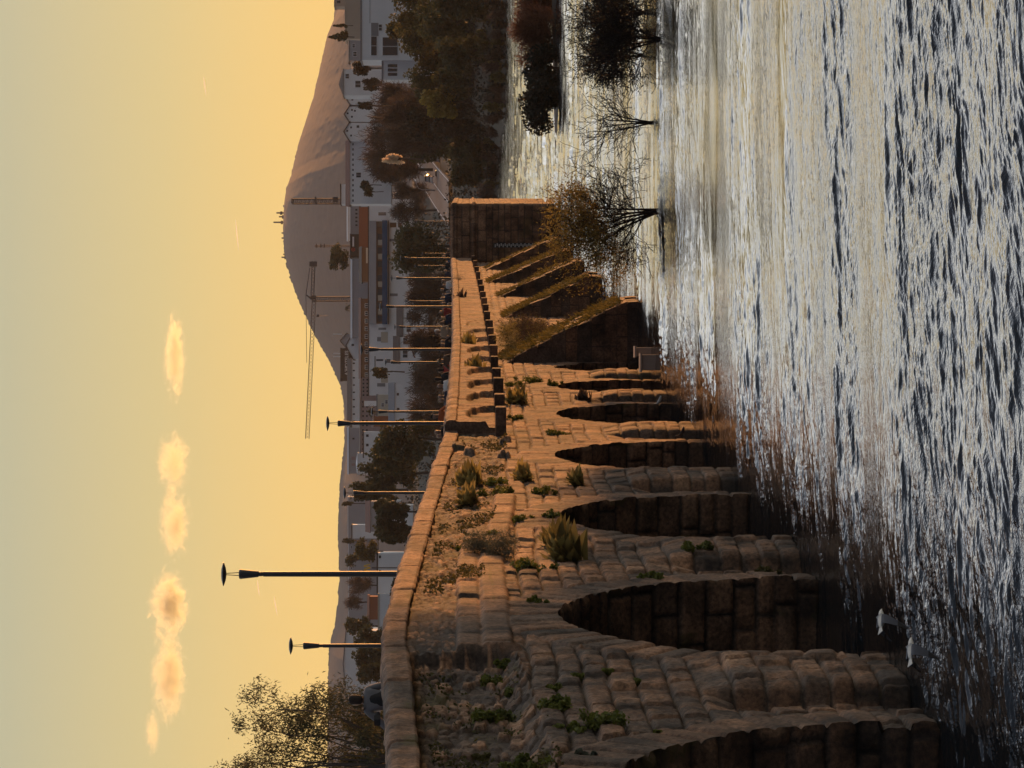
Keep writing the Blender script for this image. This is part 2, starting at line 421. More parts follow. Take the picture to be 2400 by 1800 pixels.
def arch_z(s):
    """height of the opening above the water at s, or -9 in a pier"""
    r = np.full(np.shape(s), -9.)
    for (a0, a1, zc, z0) in ARCH:
        sc = (a0 + a1) / 2; a = (a1 - a0) / 2
        x = (s - sc) / a
        r = np.where(np.abs(x) < 1, z0 + (zc - z0) * np.sqrt(np.clip(1 - x * x, 0, 1)), r)
    return r
def wall_mesh(name, S, Z, tt=0.0, flip=False, rel=True):
    SS, ZZ = np.meshgrid(S, Z, indexing='ij')
    top = htop(SS) - .36
    ZZ = np.where(ZZ > top, top, ZZ)
    # pull the vertices inside an opening on to its rim
    ins_all = np.zeros(SS.shape, bool)
    S2, Z2 = SS.copy(), ZZ.copy()
    for (a0, a1, zc, z0) in ARCH:
        sc = (a0 + a1) / 2; a = (a1 - a0) / 2; b = zc - z0
        up = ZZ > z0
        rho = np.hypot((SS - sc) / a, np.where(up, (ZZ - z0) / b, 0))
        ins = (rho < 1) & (np.abs(SS - sc) < a)
        ins_all |= ins
        k = 1 / np.maximum(rho, 1e-3)
        S2 = np.where(ins, sc + (SS - sc) * k, S2)
        Z2 = np.where(ins & up, z0 + (ZZ - z0) * k, Z2)
    h, tone, moss, wet = relief(S2, Z2)
    if not rel: h = h * .3
    V = Bn(S2, (tt + h) if not flip else (tt - h), Z2).reshape(-1, 3)
    nx, nz = SS.shape
    i = np.arange(nx * nz).reshape(nx, nz)
    Fc = np.stack([i[:-1, :-1], i[1:, :-1], i[1:, 1:], i[:-1, 1:]], -1).reshape(-1, 4)
    if flip: Fc = Fc[:, ::-1]
    full = ins_all.reshape(-1)[Fc].all(1)
    tp = (ZZ >= top - 1e-6).reshape(-1)[Fc].all(1)
    Fc = Fc[~(full | tp)]
    return quads_mesh(name, V, tone=tone.ravel(), attrs={'moss': moss, 'wet': wet}, Fidx=Fc, smooth=True)
def srange(a, b, k0, k1):
    out = [a]
    while out[-1] < b: out.append(out[-1] + (k0 + (k1 - k0) * max(0, out[-1]) / 80))
    out[-1] = b
    return np.array(out)
ROMAN = empty('stone_bridge', B(0, -3, 0), label='long Roman granite arch bridge crossing the river with people on its deck', cat='bridge')
def bpart(o):
    """bridge parts are built in world space, their Empty stands at the first pier"""
    o.parent = ROMAN
    o.matrix_parent_inverse = Matrix.Translation(-ROMAN.location)
    return o
S1 = srange(-4.5, 84, .05, .13)
Z1 = np.concatenate([np.arange(-.5, 7.3, .032)])
bpart(link('wall', wall_mesh('wall', S1, Z1), STONE))
S2_ = np.arange(84, 200.5, .3); Z2_ = np.arange(-.5, 7.3, .09)
bpart(link('wall', wall_mesh('wall', S2_, Z2_), STONE))
bpart(link('wall', wall_mesh('wall', np.arange(-4.5, 204, .35), np.arange(-.5, 7.3, .15), tt=-6.2, flip=True), STONE))
# vaults and the pier sides under them
for (a0, a1, zc, z0) in ARCH:
    sc = (a0 + a1) / 2; a = (a1 - a0) / 2; b = zc - z0
    nj = int((z0 + .5) / .04) + 1
    arc = [(a0, z) for z in np.linspace(-.5, z0, nj)[:-1]] + [(sc - a * math.cos(t), z0 + b * math.sin(t)) for t in np.linspace(0, math.pi, 210)] + [(a1, z) for z in np.linspace(z0, -.5, nj)[1:]]
    arc = np.array(arc)
    if a0 < -4.5: arc = arc[arc[:, 0] > -4.6]
    L = np.concatenate([[0], np.cumsum(np.hypot(*np.diff(arc, axis=0).T))])
    T = np.concatenate([np.arange(0, 2.2, .05), np.linspace(2.3, 6.2, 8)])
    LL, TT = np.meshgrid(L, T, indexing='ij')
    As = np.interp(LL, L, arc[:, 0]); Az = np.interp(LL, L, arc[:, 1])
    nS = np.where(Az > z0, (As - sc) / a / a, np.sign(As - sc) / a); nZ = np.where(Az > z0, (Az - z0) / b / b, 0)
    nn = np.hypot(nS, nZ); nS, nZ = nS / nn, nZ / nn
    h0, _, _, _ = relief(As[:, 0], Az[:, 0])
    # courses follow the height on the jambs, the arc on the vault
    course = np.where(Az < zc * .8, Az, zc * .8 + np.abs(As - sc) * 0 + (Az - zc * .8) * 2.2)
    dz, ds, hh, hk = blocks(TT * 1.0 + 13 * sc, course + .07 * fbm(LL * .6, TT * .8, 3), L=1.1, seed=int(a0) + 20)
    e = np.minimum(dz, ds)
    hv = (.06 + .05 * hh) * ss(0, .06, e) + .06 * (hk - .5) + .035 * fbm(LL * 3, TT * 3, 4) - .05
    ramp0 = ss(0, .08, TT)
    hv = hv * ramp0
    tt = np.where(TT < 1e-6, h0[:, None], h0[:, None] * np.clip(1 - TT / .3, 0, 1) - TT)
    V = Bn(As - nS * hv, tt, Az - nZ * hv).reshape(-1, 3)
    nx, nz = LL.shape
    i = np.arange(nx * nz).reshape(nx, nz)
    Fc = np.stack([i[:-1, :-1], i[:-1, 1:], i[1:, 1:], i[1:, :-1]], -1).reshape(-1, 4)
    tone = np.clip(.38 + .5 * hk + .3 * fbm(LL * .8, TT, 3) - .7 * (1 - ss(0, .05, e)), 0, 1)
    wet = ss(1.1, .2, Az + .4 * fbm(LL, TT * 2, 3))
    bpart(link('arch_vault', quads_mesh('arch_vault', V, tone=tone.ravel(), attrs={'moss': np.clip(.1 + .7 * ss(.05, .3, fbm(LL, TT * 2 + 7)), 0, 1), 'wet': wet}, Fidx=Fc, smooth=True), STONE))

def sweep(name, s_arr, prof, joints, jw=.035, jd=.03, rough=.035, endcap=True, extra=None, big=.02):
    """closed profile [(t, dz below parapet top)] swept along the bridge, with joints between its stones"""
    # resample the profile
    pr = np.array(prof, float); seg = np.hypot(*np.diff(pr, axis=0).T); Lp = np.concatenate([[0], np.cumsum(seg)])
    n = max(int(Lp[-1] / .045), len(pr) * 2)
    q = np.unique(np.concatenate([np.linspace(0, Lp[-1], n), Lp]))
    pt = np.interp(q, Lp, pr[:, 0]); pz = np.interp(q, Lp, pr[:, 1])
    tx = np.gradient(pt, q); tz = np.gradient(pz, q)
    nt_, nz_ = tz, -tx          # outward normal for a profile running up the front and back over the top
    ln = np.hypot(nt_, nz_) + 1e-9; nt_, nz_ = nt_ / ln, nz_ / ln
    S, Q = np.meshgrid(s_arr, q, indexing='ij')
    j = np.array(joints); idx = np.clip(np.searchsorted(j, S) - 1, 0, len(j) - 2)
    dj = np.minimum(np.abs(S - j[idx]), np.abs(j[idx + 1] - S))
    hsh = h2(idx * 3 + 1, idx * 0 + 4)
    d = -jd * (1 - ss(0, jw, dj)) + rough * fbm(S * 4, Q * 4, 4) * 2 + big * (hsh - .5) + .05 * fbm(S * .5, Q * .3 + 9, 2) - .012 * ss(.25, 0, dj)
    T = pt[None, :] + nt_[None, :] * d; Zd = pz[None, :] + nz_[None, :] * d
    if extra is not None: T = T + extra(S, T, Zd)
    Z = htop(S) + Zd
    V = Bn(S, T, Z).reshape(-1, 3)
    nx, nz = S.shape
    i = np.arange(nx * nz).reshape(nx, nz)
    Fc = np.stack([i[:-1, :-1], i[1:, :-1], i[1:, 1:], i[:-1, 1:]], -1).reshape(-1, 4)
    tone = np.clip(.35 + .4 * hsh + .4 * fbm(S * .7, Q * 1.3, 4) - .3 * (1 - ss(0, jw, dj)), 0, 1)
    me = quads_mesh(name, V, tone=tone.ravel(), attrs={'moss': np.clip(.15 + .6 * ss(.1, .3, fbm(S * .6, Q + 5)), 0, 1), 'wet': S * 0}, Fidx=Fc, smooth=True)
    caps = []
    if endcap:
        bm = bmesh.new(); bm.from_mesh(me); bm.verts.ensure_lookup_table()
        bm.faces.new([bm.verts[int(k)] for k in i[0, ::-1]]); bm.faces.new([bm.verts[int(k)] for k in i[-1, :]])
        bm.to_mesh(me); bm.free()
    return me
def jts(a, b, lo, hi, seed):
    r = random.Random(seed); o = [a - 3]
    while o[-1] < b + 3: o.append(o[-1] + r.uniform(lo, hi))
    return o
NEAR_P = [(-.03, -.40), (.06, -.39), (.085, -.36), (.09, -.13), (.07, -.05), (.0, -.01), (-.1, .0), (-.30, -.0), (-.40, -.06), (-.42, -.2), (-.42, -1.1)]
bpart(link('parapet', sweep('parapet', srange(-4.5, 48.0, .05, .09), NEAR_P, jts(-5, 48, 1.6, 3.2, 3), jw=.06, jd=.05), STONE))
FAR_P = [(-.05, -1.46), (.33, -1.44), (.36, -1.38), (.36, -.42), (.36, -.36), (.40, -.33), (.41, -.15), (.36, -.05), (.22, .0), (-.3, .0), (-.40, -.08), (-.42, -1.1)]
sm = [47.4, 53.4, 59.3, 65.2, 71.7, 78, 84.5, 91, 97.6, 105, 112, 119.5, 127, 136, 145, 155, 166, 178, 190, 197]
def blind(S, T, Zd):
    """shallow blind arches between the pilasters of the overhanging parapet"""
    j = np.array(sm); idx = np.clip(np.searchsorted(j, S) - 1, 0, len(j) - 2)
    c0 = j[idx] + .5; c1 = j[idx + 1] - .0
    x = np.clip((S - (c0 + c1) / 2) / ((c1 - c0) / 2), -1, 1)
    ztop = -1.42 + .78 * np.sqrt(np.clip(1 - np.abs(x) ** 2.6, 0, 1))
    ins = (S > c0) & (S < c1) & (T > .2)
    return -.17 * ss(.04, -.04, Zd - ztop) * ins * ss(110, 90, S)
bpart(link('parapet', sweep('parapet', srange(48.0, 197.0, .12, .13), FAR_P, jts(48, 197, .5, .75, 5), jw=.05, jd=.028, big=.03, extra=blind), STONE))
BACK_P = [(-.03, -1.2), (.0, -1.1), (.0, -.1), (-.06, -.02), (-.3, .0), (-.36, -.1), (-.36, -1.1)]
bpart(link('parapet', sweep('parapet', np.arange(-4.5, 197, .5), [(t * 1 - 5.85, z) for t, z in BACK_P], jts(-5, 200, 1.6, 3.2, 8)), STONE))
# deck
SS_ = np.arange(-4.5, 205, 1.5)
V = np.concatenate([Bn(SS_, -.3, htop(SS_) - 1.08), Bn(SS_, -6.0, htop(SS_) - 1.08)])
n_ = len(SS_)
Fc = np.array([[i, i + 1, n_ + i + 1, n_ + i] for i in range(n_ - 1)])
bpart(link('deck', quads_mesh('deck', V, Fidx=Fc), plain('deck_paving', (.16, .13, .11), .8)))
# corbels under the overhanging parapet
for k, s0 in enumerate(sm[:-1]):
    mb = MB(); rr = random.Random(k)
    zt = float(htop(s0)) - 1.40
    w = .55; t1 = .72 + rr.uniform(-.04, .06); hgt = .27 + rr.uniform(-.02, .04)
    Mx = Matrix.Translation(B(s0, 0, 0)) @ Matrix(((DY, DX, 0, 0), (-DX, DY, 0, 0), (0, 0, 1, 0), (0, 0, 0, 1)))
    mb.box(-.1, t1, 0, w, zt - hgt, zt, c=rr.uniform(.2, .5), M=Mx)
    o = mb.build('corbel', STONE); bpart(o)
    bv = o.modifiers.new('edge', 'BEVEL'); bv.width = .03; bv.segments = 2
# sloping buttresses of the far half
def buttress(s0, zt, prot, L, seed):
    mb = MB(); rr = random.Random(seed)
    Mx = Matrix.Translation(B(s0, 0, 0)) @ Matrix(((DY, DX, 0, 0), (-DX, DY, 0, 0), (0, 0, 1, 0), (0, 0, 0, 1)))
    z = -.5; cs = []
    zb = .45
    def outer(z): return prot if z <= zb else prot * (zt - z) / (zt - zb)
    while z < zt - .02:
        z2 = min(z + rr.uniform(.38, .55), zt)
        a, b_ = outer(z) + rr.uniform(-.03, .05), outer(z2) + rr.uniform(0, .06)
        y = 0
        while y < L - .01:
            y2 = min(y + rr.uniform(.9, 1.8), L)
            if L - y2 < .4: y2 = L
            c = rr.uniform(.15, .6); j = rr.uniform(-.05, .05); t0 = -.2; gap = .02
            x = t0
            while x < max(a, b_) + j:
                x2 = x + rr.uniform(.7, 1.3)
                last = x2 > max(a, b_) - .25
                oa, ob = (a + j, b_ + j) if last else (x2, x2)
                ff = rr.uniform(0, .06)
                mb.poly([Mx @ Vector(q) for q in ((x + gap, y + ff, z + gap), (max(oa, x + .03) - gap, y + ff, z + gap), (max(oa, x + .03) - gap, y2 - gap, z + gap), (x + gap, y2 - gap, z + gap),
                                                 (x + gap, y + ff, z2), (max(ob, x + .02) - gap, y + ff, z2), (max(ob, x + .02) - gap, y2 - gap, z2), (x + gap, y2 - gap, z2))],
                        [(3, 2, 1, 0), (4, 5, 6, 7), (0, 1, 5, 4), (1, 2, 6, 5), (2, 3, 7, 6), (3, 0, 4, 7)], c)
                if last: break
                x = x2
            y = y2
        z = z2
    mb.box(-.2, prot * .96, .06, L - .06, -.5, zb - .03, c=.1, M=Mx)
    mb.poly([Mx @ Vector(q) for q in ((-.2, .06, zb - .03), (prot * .95, .06, zb - .03), (-.2, .06, zt - .05), (-.2, L - .06, zb - .03), (prot * .95, L - .06, zb - .03), (-.2, L - .06, zt - .05))], [(0, 1, 2), (3, 5, 4), (1, 4, 5, 2)], c=.1)
    o = mb.build('buttress', STONE); bpart(o)
    return o
BUTT = [(79.6, 4.9, 2.25, 5.0), (114.8, 4.43, 1.95, 5.0), (138, 4.53, 1.95, 5.2), (158.5, 4.96, 1.95, 5.2), (181, 5.0, 2.1, 5.2)]
for k, a in enumerate(BUTT): buttress(*a, 60 + k)
# the square end tower of the parapet: courses, cornice, coping
PY0, PYL, PYT = 197.0, 7.5, 4.15
def pyl_face(name, o, ax, length, z0, z1, out):
    """flat ashlar face as a relief grid; o origin (s,t), ax direction in (s,t), out outward in (s,t)"""
    U, Z = np.meshgrid(np.arange(0, length + .03, .06), np.arange(z0, z1, .05), indexing='ij')
    U = np.minimum(U, length)
    dz, ds, hh, hk = blocks(U + 3.3, Z * .86 + 1.1, L=1.15, seed=50 + int(o[1] * 3))
    e = np.minimum(dz, ds)
    h = .035 * ss(0, .035, e) + .03 * (hk - .5) + .02 * fbm(U * 2, Z * 2, 3)
    edge = np.minimum(U, length - U)
    h = h - .12 * (1 - ss(0, .16, edge))
    h = h + .10 * ((Z > 5.62) & (Z < 5.82)) + .06 * (Z > 6.9)
    h = h - .2 * ss(7.22, 7.4, Z)
    V = Bn(o[0] + ax[0] * U + out[0] * h, o[1] + ax[1] * U + out[1] * h, Z).reshape(-1, 3)
    nx, nz = U.shape; i = np.arange(nx * nz).reshape(nx, nz)
    Fc = np.stack([i[:-1, :-1], i[1:, :-1], i[1:, 1:], i[:-1, 1:]], -1).reshape(-1, 4)
    tone = np.clip(.50 + .4 * hk + .3 * fbm(U * .7, Z * .7, 3) - .75 * (1 - ss(0, .05, e)), 0, 1)
    return quads_mesh(name, V, tone=tone.ravel(), attrs={'moss': np.clip(.1 + .5 * ss(.1, .3, fbm(U, Z + 5)), 0, 1), 'wet': ss(.8, .1, Z)}, Fidx=Fc, smooth=True)
bpart(link('tower_face', pyl_face('tower_face', (PY0, 0), (0, 1), PYT, -.5, 7.42, (-1, 0)), STONE))
bpart(link('tower_face', pyl_face('tower_face', (PY0, PYT), (1, 0), PYL, -.5, 7.42, (0, 1)), STONE))
mb = MB()
Mx = Matrix.Translation(B(PY0, 0, 0)) @ Matrix(((DY, DX, 0, 0), (-DX, DY, 0, 0), (0, 0, 1, 0), (0, 0, 0, 1)))
mb.box(-6, PYT - .12, .12, PYL, -.5, 6.2, c=.4, M=Mx)
mb.box(PYT - .5, PYT - .14, .14, PYL, 6.2, 7.3, c=.4, M=Mx); mb.box(-.3, PYT - .5, .14, .5, 6.2, 7.3, c=.4, M=Mx)
bpart(mb.build('tower_core', STONE))
# lower retaining wall that goes on past the tower
bpart(link('wall', (lambda: (lambda m: m)(pyl_face('wall', (PY0 + PYL, 3.9), (1, 0), 40, -.5, 7.42, (0, 1))))(), STONE))
# staff gauge on the tower: painted depth marks
mb = MB()
D_ = B(PY0, 0, 0).y
gx = (900 - 575) / F * D_
mb.box(gx - .16, gx + .16, D_ - .14, D_ - .10, 1.0, z_of(1156, D_), c=.5)
gauge = tag(mb.build('depth_gauge', plain('gauge_black', (.05, .05, .05))), 'narrow depth gauge with white dashes fixed to the near face of the square tower', 'gauge')
mb = MB(); z = 1.1; k = 0
while z < z_of(1158, D_):
    mb.box(gx - .14 + .10 * (k % 2), gx + .06 + .08 * (k % 2), D_ - .16, D_ - .143, z, z + .07, c=.9); z += .14; k += 1
mb.build('dash', plain('gauge_white', (.55, .55, .52)), gauge)

# ------------------------------------------------------------------ the far bank: ground, road, hills
TD = np.array([0, 520, 600, 690, 716, 780, 830, 930, 1000, 1300, 2000, 3000])
TZ = np.array([-5, -5, -3, -.6, 4, 9, 11.5, 16.5, 22, 27, 33, 36])
def gz(D, k=0.1):
    """ground height on the far bank; the bank comes nearer on the right"""
    sh = ss(.060, .085, k) * 130
    return np.interp(D + sh * ss(760, 600, D) , TD, TZ)
def ground_mesh():
    k = np.linspace(-.4, .4, 160); Dd = np.concatenate([np.arange(440, 1100, 6), np.geomspace(1110, 9000, 40)])
    K, Y = np.meshgrid(k, Dd, indexing='ij')
    Z = gz(Y, K) + 1.2 * fbm(K * Y / 25, Y / 25, 4)
    V = np.stack([K * Y, Y, Z], -1).reshape(-1, 3)
    nx, ny = K.shape; i = np.arange(nx * ny).reshape(nx, ny)
    Fc = np.stack([i[:-1, :-1], i[1:, :-1], i[1:, 1:], i[:-1, 1:]], -1).reshape(-1, 4)
    return quads_mesh('ground', V, Fidx=Fc, smooth=True)
link('ground', ground_mesh(), plain('bank_soil', (.050, .046, .030), .95, .5, .08), kind='structure')
def hill(name, pts, D, depth, base, seed, amp=5.0):
    """a wooded ridge: pts = skyline pixels (x, y)"""
    pts = sorted(pts, key=lambda p: -p[1])
    ks = np.array([(900 - p[1]) / F for p in pts]); zs = np.array([z_of(p[0], D) for p in pts])
    k = np.unique(np.concatenate([np.linspace(ks[0], ks[-1], 260), np.linspace(-.125, .125, 700)])); t = np.concatenate([np.linspace(-1, .12, 210), np.linspace(.15, 1, 24)])
    K, T = np.meshgrid(k, t, indexing='ij')
    ridge = np.interp(K, ks, zs)
    prof = np.cos(np.abs(T) ** 1.15 * math.pi / 2) ** 1.1
    sc_ = D / 3500
    Y = D + T * depth
    X = K * D * (1 + .15 * T)
    Z = base + (ridge - base) * prof + amp * .05 * sc_ * (vn(X / (9 * sc_), Y / (20 * sc_) + seed) * .5 + vn(X / (4 * sc_), Y / (20 * sc_) + seed) * .5) - amp * .12 * sc_ + 0.42 * amp * sc_ * vn(X / (4.5 * sc_) + 3, Y / (8 * sc_)) ** 4 * (.12 + .88 * ss(.93, 1, prof))
    V = np.stack([X, Y, Z], -1).reshape(-1, 3)
    nx, ny = K.shape; i = np.arange(nx * ny).reshape(nx, ny)
    Fc = np.stack([i[:-1, :-1], i[1:, :-1], i[1:, 1:], i[:-1, 1:]], -1).reshape(-1, 4)
    return link(name, quads_mesh(name, V, Fidx=Fc, smooth=True), HILLM, kind='structure')
HILLM = plain('wooded_slope', (.125, .09, .075), .95, .25, .09)
hill('hill', [(800, -700), (800, -40), (800, 30), (797, 100), (779, 140), (749, 270), (716, 370), (700, 440), (689, 467), (684, 505), (683, 560), (686, 610), (700, 665), (712, 700), (737, 755), (760, 800), (790, 855), (812, 905), (830, 1000), (835, 1200)], 3600, 1300, 30, 3, 7)
hill('hill', [(830, 900), (816, 1030), (806, 1120), (803, 1180), (801, 1260), (803, 1300), (805, 1340), (800, 1400), (797, 1440), (790, 1470), (781, 1510), (778, 1570), (780, 1640), (777, 1720), (780, 1850), (790, 2600)], 2700, 700, 30, 9, 5)
hill('hill', [(805, -900), (800, 300), (812, 1100), (815, 2600)], 5200, 900, 30, 15, 3)

# road with painted lines
RM = plain('asphalt', (.07, .072, .08), .8, .2, .3)
def strip(name, pl, w, mat, lift, **k):
    V = []; 
    for (x, y, D) in pl:
        X = (900 - y) / F * D; z = float(gz(D, (900 - y) / F)) + lift
        V += [(X - w / 2, D, z), (X + w / 2, D, z)]
    Fc = np.array([[2 * i, 2 * i + 1, 2 * i + 3, 2 * i + 2] for i in range(len(pl) - 1)])
    return link(name, quads_mesh(name, np.array(V), Fidx=Fc), mat, **k)
rd = [(0, 450 - 105 * (d - 800) / 200 + 22, d) for d in range(792, 1010, 8)]
strip('road', rd, 11.5, RM, .9, kind='structure')
WM = plain('white_paint', (.6, .6, .6), .7)
for off in (-5.2, 0.2, 5.2):
    pl = [(0, y - off / d * F, d) for _, y, d in rd]
    strip('road_marking', pl, .30, WM, .92, kind='structure')

# ------------------------------------------------------------------ buildings
def bm_(name, col, var=.12, sc=.25, rough=.9): return plain(name, col, rough, var, sc)
MW = bm_('white_render', (.78, .80, .82)); MG = bm_('grey_render', (.36, .37, .40)); MBG = bm_('beige_render', (.42, .37, .31)); MT = bm_('terracotta', (.30, .115, .06))
MR = bm_('dark_roof_tiles', (.095, .07, .058), .3, .8); MRR = bm_('red_roof_tiles', (.17, .07, .05), .3, .8); MBL = bm_('blue_awning_cloth', (.012, .075, .17)); MGL = plain('window_glass', (.02, .025, .03), .15, .2, .5)
MCR = bm_('cream_blind', (.5, .46, .38)); MDK = bm_('dark_cladding', (.05, .045, .04)); MWD = bm_('timber_panel', (.16, .09, .05)); MPK = bm_('pinkish_render', (.36, .27, .26)); MSH = bm_('shutter_grey', (.22, .23, .25))
def rect(x0, x1, y0, y1, D):
    """world x range and z range of a pixel rectangle at distance D"""
    return (900 - y1) / F * D, (900 - y0) / F * D, z_of(x1, D), z_of(x0, D)
def building(name, label, x0, x1, y0, y1, D, depth=12, wall=MW, roof='flat', roofm=MR, wins=(), winm=None, cat='building', rh=None, bandm=None, extra=()):
    """x0 eaves pixel, x1 foot pixel, y0..y1 width in pixels; wins: pixel rectangles (x0,x1,y0,y1[,material])"""
    X0, X1, Z0, Z1 = rect(x0, x1, y0, y1, D)
    o = empty(name, ((X0 + X1) / 2, D, Z0), label=label, cat=cat)
    def loc(m): return m
    def part(mb, nm, mat, parent=o, sm=False):
        Lc = Vector(((X0 + X1) / 2, D, Z0))
        mb.v = [tuple(Vector(v) - Lc) for v in mb.v] if parent is o else mb.v
        return mb.build(nm, mat, parent, sm)
    m = MB(); m.box(X0, X1, D, D + depth, Z0 - 6, Z1)
    if roof == 'gable_front':
        hgt = rh * D / F
        m.poly([(X0, D, Z1), (X1, D, Z1), ((X0 + X1) / 2, D, Z1 + hgt), (X0, D + depth, Z1), (X1, D + depth, Z1), ((X0 + X1) / 2, D + depth, Z1 + hgt)], [(0, 1, 2), (3, 5, 4)])
    part(m, 'wall', wall)
    r = MB(); ov = .35
    if roof == 'flat':
        r.box(X0 - .15, X1 + .15, D - .15, D + depth + .15, Z1, Z1 + .35)
    elif roof == 'gable_front':
        hgt = rh * D / F; xm = (X0 + X1) / 2; t = .3
        for sgn in (-1, 1):
            xe = X0 - ov if sgn < 0 else X1 + ov
            dz = hgt / (xm - X0) * ov
            pts = [(xe, D - ov, Z1 - dz), (xm, D - ov, Z1 + hgt), (xm, D + depth + ov, Z1 + hgt), (xe, D + depth + ov, Z1 - dz)]
            r.poly(pts + [(p[0], p[1], p[2] + t) for p in pts], [(0, 1, 2, 3), (7, 6, 5, 4), (0, 4, 5, 1), (1, 5, 6, 2), (2, 6, 7, 3), (3, 7, 4, 0)])
    elif roof in ('pitched', 'hip'):
        hgt = rh * D / F; ym = D + depth / 2; hx = (depth / 2 if roof == 'hip' else 0)
        hx = min(hx, (X1 - X0) / 2 - .05)
        p = [(X0 - ov, D - ov, Z1), (X1 + ov, D - ov, Z1), (X1 + ov, D + depth + ov, Z1), (X0 - ov, D + depth + ov, Z1), (X0 - (0 if hx else ov) + hx, ym, Z1 + hgt), (X1 + (0 if hx else ov) - hx, ym, Z1 + hgt)]
        r.poly(p, [(0, 1, 5, 4), (2, 3, 4, 5), (1, 2, 5), (3, 0, 4), (3, 2, 1, 0)])
    part(r, 'roof', roofm)
    for w in wins:
        a, b_, c_, d_ = rect(*w[:4], D)
        m = MB(); m.box(a, b_, D - .08, D + .02, c_, d_); wo = part(m, 'window' if len(w) < 6 else w[5], w[4] if len(w) > 4 else (winm or MGL))
        if len(w) < 5 and (b_ - a) > .8:
            Lc = Vector(((X0 + X1) / 2, D, Z0))
            m = MB(); e = .09
            for q in ((a - e, a, c_ - e, d_ + e), (b_, b_ + e, c_ - e, d_ + e), (a, b_, c_ - e, c_), (a, b_, d_, d_ + e), ((a + b_) / 2 - e / 2, (a + b_) / 2 + e / 2, c_, d_)):
                m.box(q[0], q[1], D - .14, D - .05, q[2], q[3])
            m.v = [tuple(Vector(v) - Lc) for v in m.v]
            fo = m.build('frame', MW, wo)
    for ex in extra: ex(part, X0, X1, Z0, Z1)
    return o
# the long white hall behind the bridge, with its blue awning
def hall_extra(part, X0, X1, Z0, Z1):
    D = 1000
    a, b_, c, d = rect(882, 896, 519, 759, D); m = MB(); m.box(a, b_, D - .06, D, c, d); part(m, 'timber_panel', MWD)
    a, b_, c, d = rect(896, 908, 517, 760, D); m = MB(); m.box(a, b_, D - 1.3, D, c, d); part(m, 'awning', MBL)
    a, b_, c, d = rect(866, 882, 518, 760, D); m = MB(); m.box(a, b_, D - .9, D, c, d); part(m, 'cornice', MG)
    a, b_, c, d = rect(910, 911.5, 517, 760, D); m = MB(); m.box(a, b_, D - 1.3, D - .01, c, d); part(m, 'gutter', MDK)
    for y in (519, 548, 580, 612, 645, 677, 708, 740):
        a, b_, c, d = rect(885, 896, y, y + 14, D); m = MB(); m.box(a, b_, D - .12, D - .05, c, d); w = part(m, 'window', MGL)
    for y in (562, 595, 660, 692, 724):
        a, b_, c, d = rect(886, 896, y, y + 13, D); m = MB(); m.box(a, b_, D - .13, D - .05, c, d); part(m, 'blind', MCR)
building('long_hall', 'long white flat roofed building with a blue awning strip, behind the middle of the bridge', 865, 955, 465, 927, 1000, 16, wins=[(887, 905, 498, 505), (914, 929, 522, 533, MWD), (933, 941, 522, 533, MWD), (913, 930, 560, 566, MSH), (914, 932, 688, 694, MSH), (887, 905, 768, 773, MSH), (893, 909, 778, 803, MCR, 'blind'), (884, 893, 790, 800, MSH),
    (882, 898, 842, 846), (878, 880, 835, 859, MDK, 'canopy'), (906, 915, 842, 850), (883, 906, 862, 868, MSH), (893, 909, 872, 897, MCR, 'blind'), (884, 903, 898, 906, MSH)], extra=[hall_extra])
building('apartment_block', 'terracotta coloured block just above the roof of the long white hall', 844, 866, 481, 579, 1050, 14, wall=MT, roofm=MT)
building('apartment_block', 'plain grey block behind the terracotta one, a ring shaped red sign at its left', 824, 846, 462, 556, 1100, 14, wall=MG, roofm=MG, wins=[(833, 838, y, y + 4) for y in range(490, 535, 9)])
building('canopy', 'slanting white canopy roof on the grey block at the foot of the wooded hill', 815, 823, 485, 562, 1130, 8, wall=MW, roof='pitched', roofm=MW, rh=3)
def ringsign(part, X0, X1, Z0, Z1):
    D = 1090; X, Z = (900 - 585) / F * D, z_of(828, D)
    m = MB(); n = 20
    for k in range(n):
        a, b_ = 2 * math.pi * k / n, 2 * math.pi * (k + 1) / n
        q = [(X + r * math.cos(t), D - .25, Z + r * math.sin(t)) for r, t in ((.42, a), (.58, a), (.58, b_), (.42, b_))]
        m.poly(q + [(p[0], D, p[2]) for p in q], [(0, 1, 2, 3), (1, 5, 6, 2), (0, 3, 7, 4), (7, 6, 5, 4)])
    m.box(X - .06, X + .06, D - .25, D, Z - .3, Z + .3)
    part(m, 'ring_sign', plain('sign_red', (.55, .06, .05)))
building('office_block', 'dark block with a red ring shaped sign, behind the hall roof', 823, 846, 549, 604, 1090, 10, wall=MDK, roofm=MDK, wins=[(826, 830, 555, 578, MW, 'panel')], extra=[ringsign])
building('terrace_house', 'low brown roofed row behind the middle of the white hall, below a crane mast', 848, 866, 580, 660, 1040, 12, wall=MWD, roof='pitched', roofm=MR, rh=8, wins=[(858, 863, 581, 617, MCR, 'panel')])
building('terrace_house', 'brown roofed row behind the left half of the white hall', 846, 866, 700, 885, 1045, 12, wall=MWD, roof='pitched', roofm=MRR, rh=7, wins=[(856, 862, y, y + 9) for y in range(712, 880, 18)])
building('warehouse', 'long low grey blue warehouse behind the brown roofs at the foot of the hill', 826, 850, 604, 790, 1110, 12, wall=MG, roof='pitched', roofm=MG, rh=6)
building('gabled_house', 'white house with a wide gable under the hotel sign block', 829, 842, 778, 842, 1120, 16, roof='gable_front', roofm=MR, rh=17, wins=[(824, 830, 781, 786), (824, 830, 806, 811)])
building('gabled_house', 'smaller grey house with a steep gable, right of the hotel', 812, 826, 783, 815, 1200, 14, wall=MG, roof='gable_front', roofm=MR, rh=14)
SLM = plain('sign_letters', (.75, .75, .75))
